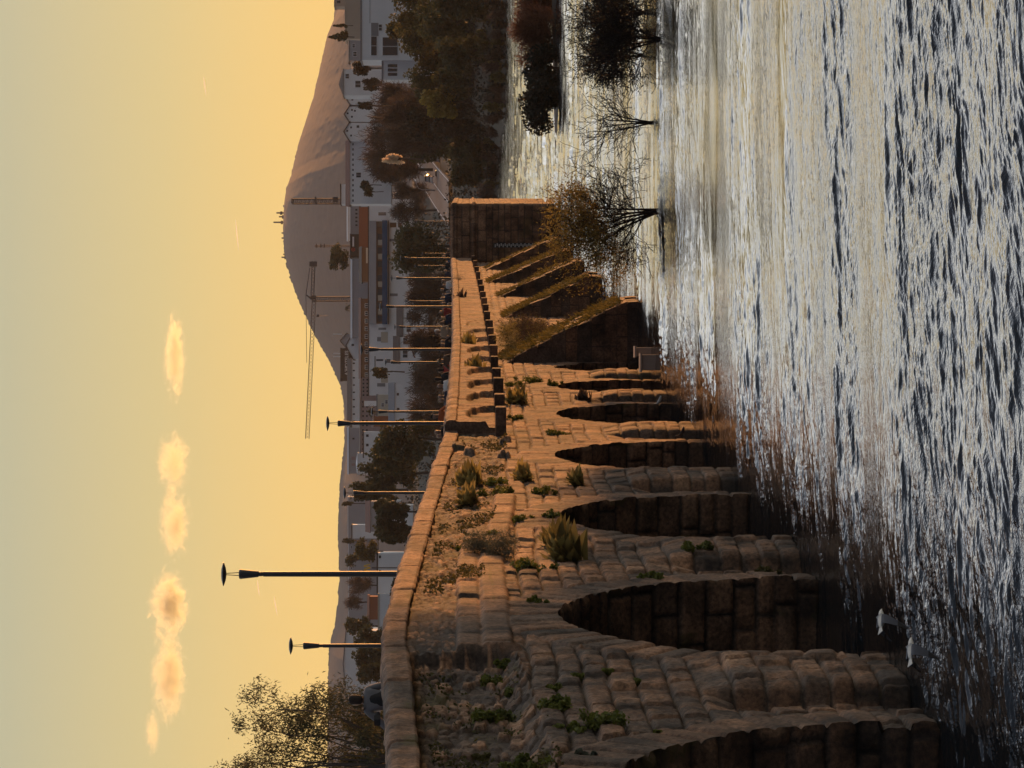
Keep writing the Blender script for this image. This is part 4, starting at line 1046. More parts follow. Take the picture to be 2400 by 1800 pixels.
def willow(x, y, D, xt, hw, kinds, label, stems, seed, lean=0, leafn=0, leafc='gold', tops=None, depth=3, rmin=.006):
    base = P(x, y, D); base.z = -.3
    o = empty('willow_tree', base, label=label, cat='tree')
    r = random.Random(seed); mb = MB(); tips = []
    H = z_of(xt, D) - base.z; W = hw * D / F
    for k in range(stems):
        a = (k + .5) / stems * 2 - 1
        sx = a * W * .45 + lean
        p1 = Vector((sx * .10, r.uniform(-.1, .1), .35)); p2 = Vector((sx * .5, r.uniform(-.3, .3) * W, H * .34)); p3 = Vector((sx * .95, r.uniform(-.5, .5) * W, H * r.uniform(.5, .62)))
        r0 = max(.02, H * .012)
        mb.tube([(sx * .05, 0, 0), p1, p2, p3], [r0, r0 * .9, r0 * .65, r0 * .45], 6)
        for j in range(13):
            t = r.uniform(.15, 1); at = p1.lerp(p2, t * 2) if t < .5 else p2.lerp(p3, t * 2 - 1)
            d = Vector((r.gauss(a * .7, .75), r.gauss(0, .7), r.uniform(.15, 1.0))).normalized()
            branchy(mb, at, d, H * r.uniform(.16, .26), r0 * .35, depth, r, tips, .55, .03, (2, 3), .62, .74, rmin)
    mb.build('trunk', kinds, o)
    if leafn:
        rn = np.random.default_rng(seed)
        tp = np.array([list(t[0]) for t in tips])
        if tops is not None:
            k = tops(tp, H, W); tp = tp[k] if k.any() else tp
        c = tp[rn.integers(0, len(tp), leafn)] + rn.normal(size=(leafn, 3)) * .16
        ax = rn.normal(size=(leafn, 3)); ax[:, 2] += .6; ax /= np.linalg.norm(ax, axis=1)[:, None]
        q = np.cross(ax, rn.normal(size=(leafn, 3))); q /= np.linalg.norm(q, axis=1)[:, None]
        L = .11 * (.5 + rn.random(leafn))[:, None]
        V = np.stack([c, c + ax * L * .5 + q * .016, c + ax * L, c + ax * L * .5 - q * .016], 1).reshape(-1, 3)
        link('crown', quads_mesh('crown', V, tone=rn.random(leafn)), LM[leafc], o)
    return o
TW = plain('dark_twigs', (.04, .028, .02), .9, .3, 4); TWB = plain('black_twigs', (.02, .018, .018), .9, .3, 4)
willow(1537, 492, 112, 1262, 125, TW, 'golden leaved willow standing in the water in front of the square tower', 5, 12, lean=-.55, leafn=11000, leafc='gold', tops=lambda t, H, W: (t[:, 2] > H * .55 + t[:, 0] * H / W * .25), depth=3, rmin=.008)
willow(1528, 288, 116, 1325, 72, TWB, 'thin bare sapling with curved stems in open water right of the golden willow', 4, 8, depth=2, rmin=.008)
willow(1545, 92, 110, 1325, 125, TWB, 'dark bare willow in the water at the right edge', 5, 4, depth=3, leafn=3500, leafc='black', rmin=.009)
willow(1530, 30, 119, 1350, 80, TWB, 'dark bare willow on the muddy islet at the right edge', 6, 14, depth=3, leafn=3500, leafc='black', rmin=.009)
willow(1520, 130, 121, 1360, 60, TWB, 'low dark bare willow at the left tip of the muddy islet', 5, 24, depth=3, leafn=2500, leafc='black', rmin=.009)
tree('willow_bush', 'dense dark bush low over the water between the far bank and the bare sapling', 1190, 1322, 238, 92, 232, 'black', cat='shrub', shape='shrub', n=9000, leaf=.20)
tree('willow_bush', 'dark bush on the far islet behind the bare willow', 1215, 1322, 160, 62, 234, 'black', cat='shrub', shape='shrub', n=5000, leaf=.20)
tree('willow_bush', 'rust brown leafless bush on the far islet at the right edge', 1190, 1320, 90, 92, 236, 'rust', cat='shrub', shape='shrub', n=8500, leaf=.22)
tree('willow_bush', 'reddish bare bush at the very right edge of the far islet', 1185, 1320, 5, 80, 238, 'rust', cat='shrub', shape='shrub', n=6500, leaf=.22)
# unseen trees, added to keep the low sun off the near piers
rr = random.Random(77)
for k in range(13):
    s0 = -9 + 3.4 * k
    q = B(s0 + 54 + rr.uniform(-2, 2), 26.5 + rr.uniform(-1.5, 1.5), 0)
    hgt = (15.0, 15.4, 15.0, 15.4, 16.0, 15.8, 14.4, 12.0, 10.8, 10.4, 10.0, 9.4, 8.8)[k]
    tree('shade_tree', 'added unseen bare tree right of the view, shading the near piers', VH + F * (HC - hgt) / q.y, VH + F * (HC - .2) / q.y, 900 - q.x / q.y * F, 2.5 / q.y * F, q.y, 'bare', group='added shade trees', n=2600, leaf=.5, seed=300 + k)

# ---- weeds on the bridge
def weed(name, x, y, size, kind, label, style='leafy', t=.18, seed=None, group=None, n=None):
    s = s_of(y, t); D = B(s, t, 0).y; z = z_of(x, D)
    if kind == 'top': kind = 'dry'
    size = size * 1.25
    h, *_ = relief(np.array([[s]]), np.array([[z]])); t2 = float(h[0, 0]) - .03
    if t > .5: t2 = t
    seed = seed or int(x + y * 3); rn = np.random.default_rng(seed)
    o = empty(name, B(s, t2, z), label=label, cat='plant' if style != 'grass' else 'grass tuft', group=group)
    if style == 'grass':
        n = n or int(420 * size + 90); d = rn.normal(size=(n, 3)); d[:, 0] = np.abs(d[:, 0]) * .9; d[:, 2] = np.abs(d[:, 2]) + .35; d /= np.linalg.norm(d, axis=1)[:, None]
        b0 = rn.normal(size=(n, 3)) * size * .12; L = size * (.3 + .95 * rn.random(n) ** 1.4)[:, None]
        q = np.cross(d, rn.normal(size=(n, 3))); q /= np.linalg.norm(q, axis=1)[:, None]
        w = .0055
        tip = b0 + d * L; tip[:, 2] -= (L[:, 0] ** 2) * .25 / size
        V = np.stack([b0 - q * w, b0 + q * w, b0 + d * L * .6 + q * w * .8, tip], 1).reshape(-1, 3)
        me = quads_mesh('blades', V, tone=rn.random(n)); nm = 'blades'
    else:
        n = n or int(1300 * size + 250); r = random.Random(seed)
        bl = [] if style == 'leafy' else [((size * .3, 0, 0), (size * .5,) * 3), ((size * .3, size * .2, size * .1), (size * .4,) * 3)]
        if style == 'ball': n = 5000
        for k in range(8 if style == 'leafy' else 2):
            bl.append(((abs(r.gauss(.12, .10)) * size, r.gauss(0, .42) * size, r.gauss(0, .30) * size), (size * r.uniform(.16, .3),) * 3))
        me = crown_mesh('leaves', bl, n, .055 if style == 'leafy' else .05, .75 if style == 'leafy' else .16, rn, shell=.5); nm = 'leaves'
    link(nm, me, LM[kind], o)
    mb = MB()
    for k in range(5): mb.tube([(-.05, 0, 0), (size * .12, size * (k - 2) * .08, size * .12), (size * .2, size * (k - 2) * .16, size * .22)], .005, 4)
    mb.build('stem', BARK, o)
    return o
W_ = [(1120, 1283, .50, 'grey', 'smaller left one of two round grey green cushion plants on the ledge', 'ball'),
 (1178, 1292, .55, 'grey', 'larger right one of two round grey green cushion plants on the ledge', 'ball'),
 (1245, 1318, .40, 'green', 'dark green weed hanging under the round cushion plants', 'leafy'),
 (1110, 1165, .42, 'dry', 'tall dry grass tuft with a dark base on the wall top above the second arch', 'grass'),
 (1115, 1120, .50, 'dry', 'dry yellow grass tuft just under the coping before the overhanging parapet', 'grass'),
 (1150, 1118, .42, 'green', 'bright green leafy weed on the ledge left of the overhanging parapet', 'leafy'),
 (1172, 1140, .45, 'green', 'bright green weed spreading along the ledge above the third pier', 'leafy'),
 (1240, 1110, .40, 'dry', 'thin dry grass on the wall above the third arch', 'grass'),
 (1262, 1140, .35, 'green', 'small weed between the boulders above the third pier', 'leafy'),
 (1345, 1290, .60, 'dry', 'long dry grass hanging over the spandrel of the second pier', 'grass'),
 (1320, 1265, .45, 'dry', 'dry grass tuft with reddish stems above the second pier', 'grass'),
 (1290, 1200, .30, 'green', 'green weed in the joint left of the second arch crown', 'leafy'),
 (1360, 1120, .35, 'dry', 'dry weed among rounded stones of the third pier', 'grass'),
 (1215, 1205, .25, 'green', 'small green weed on the band above the second arch', 'leafy'),
 (1640, 1288, .30, 'green', 'dark green weed high on the cutwater of the second pier', 'leafy'),
 (1530, 1340, .28, 'green', 'green weed in a joint of the second pier face', 'leafy'),
 (1795, 1328, .22, 'olive', 'olive weed low on the second pier near its edge', 'leafy'),
 (1075, 1265, .22, 'green', 'green weed in the rubble right of the cushion plants', 'leafy'),
 (1150, 1245, .22, 'green', 'small weed above the cushion plants at the ledge', 'leafy'),
 (1262, 1400, .18, 'green', 'small weed at the joint over the first arch ring', 'leafy'),
 (1185, 1515, .22, 'green', 'green weed at the dark step in the wall', 'leafy'),
 (1165, 1535, .28, 'green', 'leafy weed just left of the dark step in the wall', 'leafy'),
 (1205, 1565, .20, 'green', 'weed at the top course left of the step', 'leafy'),
 (1140, 1625, .34, 'green', 'broad green weed patch in the rubble over the first pier', 'leafy'),
 (1185, 1610, .30, 'green', 'light green weed on the edge of the top course over the first pier', 'leafy'),
 (1305, 1640, .34, 'green', 'largest dark weed on the rounded blocks of the first pier', 'leafy'),
 (1300, 1585, .15, 'green', 'tiny weed between blocks above the first pier cutwater', 'leafy'),
 (1410, 1685, .36, 'green', 'dark weed clump in the middle of the first pier face', 'leafy'),
 (1330, 1685, .24, 'green', 'dark weed left of the middle of the first pier face', 'leafy'),
 (1355, 1565, .14, 'green', 'weed tuft near the far arch of the first pier', 'leafy'),
 (1490, 1580, .18, 'green', 'small weed in a joint of the first pier near the cutwater top', 'leafy'),
 (1430, 1555, .12, 'green', 'tiny weed by the joint nearest the first big arch', 'leafy'),
 (1205, 1720, .26, 'green', 'dark green weed at the rubble edge near the left border', 'leafy'),
 (1250, 1750, .34, 'green', 'large dark green weed on the top course near the left border', 'leafy'),
 (1135, 1765, .28, 'green', 'green weed in the rubble nearest the left border', 'leafy'),
 (1370, 1755, .20, 'grey', 'grey green weed on the blocks by the left border', 'leafy'),
 (1120, 1700, .20, 'olive', 'olive weed in the rubble between the weed patches', 'leafy'),
 (1545, 1698, .10, 'green', 'tiny weed on the shoulder of the first pier', 'leafy'),
 (1245, 885, .45, 'green', 'weed cluster on the wall above the sixth arch', 'leafy'),
 (1225, 935, .55, 'dry', 'dry grass tuft on the sunlit wall above the fifth arch', 'grass'),
 (1205, 970, .30, 'green', 'thin green weed under the overhanging parapet end', 'leafy'),
 (1305, 1004, .40, 'green', 'dark weed at the crown of the fourth arch', 'leafy'),
 (1300, 895, .35, 'green', 'small weed right of the fifth arch crown', 'leafy'),
 (1375, 925, .40, 'bare', 'brown twigs hanging in the fifth arch', 'grass'),
 (1200, 893, .35, 'green', 'weed on the ledge under the first blind arches', 'leafy'),
 (1125, 855, .60, 'dry', 'dry grass in a blind arch of the parapet', 'grass'),
 (1105, 800, .60, 'dry', 'dry tuft on the overhanging parapet over the nearest buttress', 'grass'),
 (1088, 695, .55, 'bare', 'dark brown twiggy bush on the face of the overhanging parapet', 'grass'),
 (1075, 655, .70, 'grey', 'grey bush high on the parapet near the square tower', 'ball')]
for a in W_:
    weed('wall_plant' if a[5] != 'grass' else 'grass_tuft', a[0], a[1], a[2], a[3], a[4], a[5], t=(.18 if a[1] > 1020 or a[0] > 1175 else .38))
for k, (x, y, sz) in enumerate(((1195, 815, 1.1), (1225, 800, 1.3), (1262, 800, 1.4), (1240, 770, 1.1), (1290, 780, 1.2))):
    s_ = 84 + k * 1.5
    o = empty('dry_bush', B(s_, .2, z_of(x, B(s_, 0, 0).y)), label='brown dry bush growing against the wall above the nearest buttress', cat='shrub', group='dry bushes above the nearest buttress')
    rn = np.random.default_rng(k + 50); bl = [((rn.random() * .7 * sz, rn.normal() * .6 * sz, rn.normal() * .3 * sz), (.38 * sz,) * 3) for _ in range(7)]
    link('twigs', crown_mesh('twigs', bl, 1500, .30, .05, rn, twig=True), LM['bare' if k % 3 else 'dry'], o)
    link('leaves', crown_mesh('leaves', bl, 500, .07, .6, rn), LM['olive'], o)
rn = np.random.default_rng(91); n = 26000
sv = rn.uniform(-3.5, 46, n) ; zv = zband(sv) - .1 + rn.random(n) * (htop(sv) - .45 - zband(sv))
keep = (fbm(sv * .9 + 40, zv * 1.3 + 2, 4) + .25 * fbm(sv * 5, zv * 6, 2) > .085) & ((sv < 6.5) | (sv > 14)); sv, zv = sv[keep], zv[keep]; n = len(sv)
hv, _, _, _ = relief(sv, zv); base = Bn(sv, hv + rn.random(n) * .05, zv)
ax = rn.normal(size=(n, 3)); ax[:, 2] += .5; ax /= np.linalg.norm(ax, axis=1)[:, None]; q = np.cross(ax, rn.normal(size=(n, 3))); q /= np.linalg.norm(q, axis=1)[:, None]
L = (.03 + .05 * rn.random(n))[:, None]
V = np.stack([base - ax * L * .5, base - q * L * .3, base + ax * L * .5, base + q * L * .3], 1).reshape(-1, 3)
tag(link('moss', quads_mesh('moss', V, tone=rn.random(n)), LM['olive']), 'moss and tiny weeds spread over the rubble wall', 'moss', kind='stuff')
# grass on top of the sloping buttresses: uncountable
for k, (s0, zt, prot, L, *_r) in enumerate(BUTT):
    rn = np.random.default_rng(k + 9); n = 5200 if k < 2 else 2600
    sv = s0 + rn.random(n) * L; f = rn.random(n); z = .45 + (zt - .45) * f + .06; t = prot * (1 - f) + .02
    patch = vn(sv * 1.3 + 5 * k, z * 1.4) > (.38 if k in (0, 3, 1) else .62)
    sv, z, t = sv[patch], z[patch], t[patch]; n = len(sv)
    base = Bn(sv, t, z); d = rn.normal(size=(n, 3)) * .5; d[:, 2] += 1; d /= np.linalg.norm(d, axis=1)[:, None]
    Lh = (.10 + .16 * rn.random(n))[:, None]; q = np.cross(d, rn.normal(size=(n, 3))); q /= np.linalg.norm(q, axis=1)[:, None]
    V = np.stack([base - q * .02, base + q * .02, base + d * Lh + q * .01, base + d * Lh - q * .01], 1).reshape(-1, 3)
    tag(link('grass', quads_mesh('grass', V, tone=rn.random(n)), LM['moss']), 'short grass covering the sloping top of a buttress', 'grass', kind='stuff')
# ------------------------------------------------------------------ lamp posts on the bridge
LPM = plain('lamp_steel', (.04, .045, .055), .5, .2, 3, metal=.1)
def lamp_mesh(H):
    """parts of one lamp: base, pole, lamp head, two rods, reflector disc"""
    o = {}
    m = MB(); m.lathe([(.13, 0), (.13, .05), (.075, .10), (.07, .30)], 12); o['base'] = m
    m = MB(); m.lathe([(.062, .25), (.052, H - .95), (.052, H - .78)], 12); o['pole'] = m
    m = MB(); m.lathe([(.035, H - .80), (.045, H - .74), (.045, H - .70), (.06, H - .68), (.098, H - .36), (.09, H - .33), (.03, H - .32)], 14); o['lamp_head'] = m
    for k in (-1, 1):
        m = MB(); m.tube([(k * .03, 0, H - .34), (k * .012, 0, H - .05)], .008, 5); o['rod%d' % k] = m
    m = MB(); m.lathe([(.03, H - .09), (.13, H - .075), (.235, H - .04), (.235, H - .03), (.12, H), (.02, H + .005)], 20); o['reflector'] = m
    return o
RIGHT_L = [(1345, 520), (992, 765), (819, 845), (719, 890), (652, 916), (605, 938), (519, 975)]
LEFT_L = [(1513, 678), (1155, 805), (965, 870), (849, 902), (766, 924), (706, 950), (623, 972), (594, 990)]
NUM = ['nearest', 'second', 'third', 'fourth', 'fifth', 'sixth', 'seventh', 'eighth']
parts = {k: v.mesh(k.rstrip('-01')) for k, v in lamp_mesh(4.5).items()}
for k, (lst, t, side) in enumerate(((RIGHT_L, -.62, 'upstream'), (LEFT_L, -5.6, 'far'))):
    for j, (y, x) in enumerate(lst):
        s = s_of(y, t); b_ = B(s, t, float(htop(s)) - 1.08)
        lo = empty('lamp_post', b_, rz=0, label='%s slim lamp post with a disc top along the %s parapet, from the left' % (NUM[j], 'nearer' if k == 0 else 'farther'), cat='lamp post', group='lamp posts along the bridge')
        H = z_of(x, b_.y) - b_.z; lo.scale = (1, 1, H / 4.5)
        for nm, me in parts.items():
            if not me.materials: me.materials.append(LPM)
            c = bpy.data.objects.new(nm.rstrip('-01'), me); COL.objects.link(c); c.parent = lo

# ------------------------------------------------------------------ people
def skin(name, nodes, edges, root=0, sub=1, smooth=True):
    """nodes: [(x, y, z, r) or (x, y, z, rx, ry)] grown into one continuous surface"""
    me = bpy.data.meshes.new(name); me.from_pydata([n[:3] for n in nodes], edges, [])
    o = bpy.data.objects.new(name, me); COL.objects.link(o)
    o.modifiers.new('skin', 'SKIN')
    if not me.skin_vertices: me.attributes  # created below
    bm = bmesh.new(); bm.from_mesh(me); lay = bm.verts.layers.skin.verify()
    for i, v in enumerate(bm.verts):
        n = nodes[i]; v[lay].radius = (n[3], n[4] if len(n) > 4 else n[3]); v[lay].use_root = (i == root)
    bm.to_mesh(me); bm.free()
    sb = o.modifiers.new('sub', 'SUBSURF'); sb.levels = sub; sb.render_levels = sub
    dg = bpy.context.evaluated_depsgraph_get(); dg.update()
    out = bpy.data.meshes.new_from_object(o.evaluated_get(dg))
    bpy.data.objects.remove(o); bpy.data.meshes.remove(me)
    if smooth: out.polygons.foreach_set('use_smooth', [True] * len(out.polygons))
    return out
def limb(ns, es, pts, start):
    i = start
    for p in pts:
        ns.append(p); es.append((i, len(ns) - 1)); i = len(ns) - 1
    return i
def figure(pose):
    """meshes of one standing figure facing +Y, feet at the origin: body, jacket, trousers, shoes, hair"""
    st = pose.get('stride', .12); al, ar = pose.get('arms', ('down', 'down')); lean = pose.get('lean', 0); hd = pose.get('head', 0)
    def arm(sx, kind, r):
        S = (sx * .19, lean * .9, 1.42)
        if kind == 'down': return [(*S, r * 1.15), (sx * .25, -.02 + lean, 1.14, r), (sx * .25, .07 + lean, .90, r * .72)]
        if kind == 'bent': return [(*S, r * 1.15), (sx * .26, -.02 + lean, 1.15, r), (sx * .14, .22 + lean, 1.16, r * .72)]
        if kind == 'up': return [(*S, r * 1.15), (sx * .30, .16 + lean, 1.30, r), (sx * .10, .26 + lean, 1.50, r * .72)]
        return [(*S, r * 1.15), (sx * .36, .02 + lean, 1.20, r), (sx * .55, .06 + lean, 1.02, r * .72)]
    # body: neck, head, arms with fingers, legs
    ns = [(0, 0, .95, .13, .10), (0, lean * .4, 1.15, .12, .09), (0, lean * .8, 1.36, .14, .09), (0, lean, 1.48, .055)]; es = [(0, 1), (1, 2), (2, 3)]
    h = limb(ns, es, [(0, lean + .01, 1.53, .064), (0, lean + .03, 1.58, .086, .094), (hd * .01, lean + .02, 1.65, .092, .104), (hd * .01, lean + .01, 1.72, .062, .072)], 3)
    limb(ns, es, [(hd * .03, lean + .125, 1.625, .012)], h - 2)
    for sx, kind in ((-1, al), (1, ar)):
        A = arm(sx, kind, .042)
        e = limb(ns, es, A, 2)
        w = Vector(A[-1][:3]); d = (w - Vector(A[-2][:3])).normalized()
        pm = limb(ns, es, [(*(w + d * .07), .028, .022)], e)
        side = d.cross(Vector((0, 0, 1))); side = side.normalized() if side.length > .1 else Vector((0, 1, 0))
        for q, (off, L) in enumerate(((-.030, .062), (-.010, .078), (.010, .072), (.030, .055))):
            b0 = w + d * .085 + side * off
            limb(ns, es, [(*b0, .010), (*(b0 + d * L * .6), .009), (*(b0 + d * L + Vector((0, .01, -.012))), .008)], pm)
        limb(ns, es, [(*(w + d * .05 + side * .045), .011), (*(w + d * .085 + side * .058), .009)], e)
    for sx in (-1, 1):
        f = st * sx
        limb(ns, es, [(sx * .09, 0, .90, .085), (sx * .10, f * .5, .50, .055), (sx * .10, f, .10, .038), (sx * .10, f + .14, .03, .032)], 0)
    body = skin('body', ns, es)
    js = [(0, lean * .2, .93, .17, .125), (0, lean * .4, 1.10, .16, .115), (0, lean * .8, 1.30, .185, .125), (0, lean * .95, 1.43, .13, .10), (0, lean, 1.50, .088)]; je = [(0, 1), (1, 2), (2, 3), (3, 4)]
    if pose.get('long'): js[0] = (0, 0, .70, .20, .15)
    for sx, kind in ((-1, al), (1, ar)):
        A = [tuple(a[:3]) + (a[3] * 1.5,) for a in arm(sx, kind, .042)]
        limb(js, je, A, 2)
    jacket = skin('jacket', js, je)
    vest = skin('vest', [(0, lean * .2, .92, .19, .145), (0, lean * .4, 1.10, .18, .135), (0, lean * .8, 1.30, .19, .145), (0, lean * .95, 1.44, .14, .115)], [(0, 1), (1, 2), (2, 3)])
    ts = [(0, 0, .97, .155, .115), (0, 0, .90, .15, .11)]; te = [(0, 1)]
    for sx in (-1, 1):
        f = st * sx
        limb(ts, te, [(sx * .09, 0, .84, .095), (sx * .10, f * .5, .50, .075), (sx * .10, f * .95, .12, .06)], 1)
    trousers = skin('trousers', ts, te)
    hl = pose.get('hair', 'short')
    hs = [(0, lean - .015, 1.715, .088, .096), (0, lean - .045, 1.67, .096, .088), (0, lean - .055, 1.60, .085, .065)]; he = [(0, 1), (1, 2)]
    if hl == 'long': hs += [(0, lean - .07, 1.53, .075, .05), (0, lean - .08, 1.43, .06, .035)]; he += [(2, 3), (3, 4)]
    if hl == 'bob': hs += [(.0, lean - .04, 1.56, .094, .075), (0, lean - .02, 1.50, .075, .07)]; he += [(2, 3), (3, 4)]
    if hl == 'cap': hs += [(0, lean + .10, 1.715, .05, .02)]; he += [(0, 3)]
    hair = skin('hair', hs, he)
    o = {'body': body, 'jacket': jacket, 'trousers': trousers, 'hair': hair}
    if pose.get('vest'): o['vest'] = vest
    return o
POSES = [dict(stride=.18, arms=('down', 'down'), hair='short'), dict(stride=.15, arms=('bent', 'down'), hair='long'), dict(stride=.05, arms=('bent', 'bent'), hair='bob', long=True),
         dict(stride=.1, arms=('up', 'bent'), hair='short', lean=.03), dict(stride=.16, arms=('out', 'down'), hair='cap'), dict(stride=.2, arms=('down', 'bent'), hair='long', long=True), dict(stride=.1, arms=('out', 'bent'), hair='bob', vest=True)]
FIG = [figure(p) for p in POSES]
SKM = plain('skin_tone', (.27, .16, .11), .6, .1)
CM = {'navy': (.02, .026, .05), 'black': (.015, .015, .018), 'orange': (.42, .10, .03), 'beige': (.34, .25, .17), 'white': (.6, .6, .6), 'red': (.28, .035, .03), 'grey': (.14, .14, .15), 'brown': (.12, .07, .045), 'blue': (.04, .07, .16), 'green': (.05, .07, .045), 'blonde': (.24, .16, .08), 'dark': (.03, .02, .015)}
CM = {k: plain('cloth_' + k, v, .85, .2, 6) for k, v in CM.items()}
def person(y, xh, t, pose, col, leg, hair, face, label, hgt=None, extra=None):
    s = s_of(y, t); z0 = float(htop(s)) - 1.08; p = B(s, t, z0)
    H = z_of(xh, p.y) - z0
    sc = H / 1.80 if hgt is None else hgt / 1.80
    o = empty('person', p, rz=R(face), label=label, cat='person', group='people walking on the bridge' if extra is None else None)
    sc = max(.88, min(1.12, sc)) if hgt is None else hgt / 1.80; o.scale = (sc, sc, sc)
    for nm, me in FIG[pose].items():
        c = bpy.data.objects.new(nm, me); COL.objects.link(c); c.parent = o
        if not me.materials: me.materials.append(SKM)
        c.material_slots[0].link = 'OBJECT'
        c.material_slots[0].material = SKM if nm == 'body' else CM[{'vest': 'black', 'jacket': col, 'trousers': leg, 'hair': hair}[nm]]
    return o
PP = [ # y, head top x, t, pose, jacket, legs, hair, facing (0 = away), label
 (1641, 808, -1.7, 6, 'grey', 'black', 'dark', 20, 'dark haired man in a black vest over grey sleeves, nearest the left edge'),
 (1742, 893, -2.4, 1, 'brown', 'black', 'blonde', 180, 'person of whom only a fair head shows over the parapet at the left edge'),
 (1109, 1004, -1.6, 2, 'white', 'grey', 'brown', 180, 'person whose pale head just clears the sloping parapet before the overhang'),
 (1013, 1014, -1.2, 1, 'black', 'black', 'blonde', 175, 'fair haired woman in black just left of the tall lamp'),
 (1022, 1019, -2.2, 5, 'navy', 'black', 'blonde', 190, 'second fair haired walker in navy left of the tall lamp'),
 (975, 1006, -1.0, 4, 'orange', 'black', 'dark', 160, 'person in an orange top with a dark vest, just right of the tall lamp'),
 (905, 1020, -1.2, 2, 'white', 'white', 'dark', 200, 'woman in a pale coat with a child sized shape beside a dark coated walker'),
 (889, 1015, -1.1, 5, 'black', 'black', 'dark', 10, 'walker in a long black coat next to the pale coated woman'),
 (868, 1022, -1.6, 1, 'red', 'black', 'dark', 30, 'walker in dark red right of the long black coat'),
 (855, 1028, -2.6, 0, 'navy', 'black', 'dark', 0, 'walker in navy behind the one in dark red'),
 (822, 1026, -1.4, 4, 'brown', 'navy', 'dark', 170, 'walker in brown beside the third lamp of the nearer row'),
 (800, 1030, -1.2, 1, 'navy', 'black', 'blonde', 185, 'fair haired walker in navy right of the third lamp'),
 (777, 1012, -1.0, 2, 'beige', 'grey', 'white', 150, 'tall grey haired walker in a beige jacket'),
 (758, 1027, -1.3, 5, 'black', 'black', 'brown', 10, 'walker in black immediately right of the beige jacket'),
 (744, 1030, -2.4, 0, 'grey', 'navy', 'dark', 180, 'walker in grey two heads right of the beige jacket'),
 (731, 1026, -1.2, 3, 'red', 'black', 'dark', 175, 'walker in dark red with a raised hand, left of the fourth lamp'),
 (711, 1032, -1.4, 1, 'black', 'blue', 'brown', 180, 'walker in black right of the fourth lamp'),
 (701, 1030, -3.0, 4, 'navy', 'black', 'dark', 0, 'capped walker in navy farther back, right of the fourth lamp'),
 (690, 1033, -1.4, 2, 'grey', 'grey', 'dark', 190, 'walker in a long grey coat between the fourth and fifth lamps'),
 (679, 1030, -2.4, 5, 'black', 'black', 'blonde', 180, 'fair haired walker in black between the fourth and fifth lamps'),
 (668, 1034, -1.3, 0, 'white', 'navy', 'brown', 180, 'walker in a white top left of the fifth lamp'),
 (645, 1032, -1.4, 1, 'navy', 'black', 'dark', 20, 'walker in navy right of the fifth lamp'),
 (635, 1034, -3.0, 2, 'brown', 'black', 'brown', 180, 'walker in a long brown coat right of the fifth lamp'),
 (624, 1030, -1.6, 5, 'black', 'black', 'dark', 180, 'walker in black left of the sixth lamp, beside a brown coat'),
 (614, 1034, -2.6, 0, 'blue', 'navy', 'dark', 0, 'walker in blue left of the sixth lamp'),
 (596, 1032, -1.5, 3, 'navy', 'black', 'brown', 180, 'walker in navy just right of the sixth lamp'),
 (585, 1034, -2.8, 1, 'grey', 'black', 'blonde', 180, 'fair haired walker in grey above the square tower'),
 (570, 1029, -1.8, 4, 'orange', 'navy', 'dark', 200, 'walker in a rusty orange jacket above the square tower'),
 (557, 1036, -2.4, 2, 'black', 'black', 'dark', 180, 'walker in a long black coat above the middle of the square tower'),
 (545, 1034, -3.4, 0, 'green', 'grey', 'brown', 0, 'walker in dark green above the middle of the square tower'),
 (534, 1036, -1.4, 5, 'navy', 'navy', 'dark', 180, 'walker in navy above the right half of the square tower'),
 (525, 1034, -3.2, 1, 'white', 'black', 'blonde', 180, 'pale dressed walker above the right half of the square tower'),
 (508, 1038, -2.0, 4, 'beige', 'black', 'dark', 160, 'walker in beige near the right end of the square tower'),
 (497, 1040, -2.6, 2, 'brown', 'grey', 'dark', 180, 'rightmost walker, in brown, at the right end of the square tower')]
for k, a in enumerate(PP): person(*a, hgt=1.22 if k == 1 else None)
rr = random.Random(5)
for k in range(26):
    y = rr.choice([1000, 935, 915, 880, 845, 835, 812, 790, 768, 750, 722, 695, 660, 650, 606, 560]) + rr.uniform(-6, 6)
    person(y, 1033 + rr.uniform(-4, 4) - (8 if y > 800 else 0), rr.uniform(-2.2, -.9), rr.choice([0, 1, 2, 4, 5]), rr.choice(['black', 'navy', 'brown', 'grey']), 'black', rr.choice(['dark', 'brown', 'blonde']), rr.choice([0, 175, 185]), 'dark dressed walker deep in the crowd on the bridge, mostly hidden behind others')
# what the nearest man carries
s_ = s_of(1688, -1.5); pb = B(s_, -1.5, z_of(884, B(s_, 0, 0).y))
mb = MB(); mb.box(-.07, .07, -.05, .05, -.05, .05); mb.tube([(0, .04, 0), (0, .15, 0)], [.045, .05], 10)
cam_ = empty('hand_camera', pb, rz=R(-40), label='small dark camera on a strap beside the man nearest the left edge', cat='camera')
mb.build('camera_body', CM['black'], cam_)
# ------------------------------------------------------------------ cranes
def lattice(mb, p, q, w, n, r=.10, tri=False):
    p, q = Vector(p), Vector(q); d = (q - p); L = d.length; d.normalize()
    a = d.cross(Vector((0, 1, 0))); a = a.normalized() if a.length > .1 else Vector((1, 0, 0)); b = d.cross(a)
    cs = [a * (-w / 2) + b * (-w / 2), a * (w / 2) + b * (-w / 2), a * (w / 2) + b * (w / 2), a * (-w / 2) + b * (w / 2)]
    if tri: cs = [a * 0 + b * 0 + a * (w), a * 0 - b * w * .5, b * w * .5]
    for c in cs: mb.tube([p + c, q + c], r, 4)
    for k in range(n):
        t0 = p + d * (L * k / n); t1 = p + d * (L * (k + 1) / n)
        for j in range(len(cs)):
            c0, c1 = cs[j], cs[(j + 1) % len(cs)]
            if k % 2: c0, c1 = c1, c0
            mb.tube([t0 + c0, t1 + c1], r * .7, 3, cap=False)
CRM = plain('crane_paint', (.05, .03, .025), .7, .2, 1); CRD = plain('crane_dark', (.03, .035, .045), .6, .2, 1)
D_ = 1400
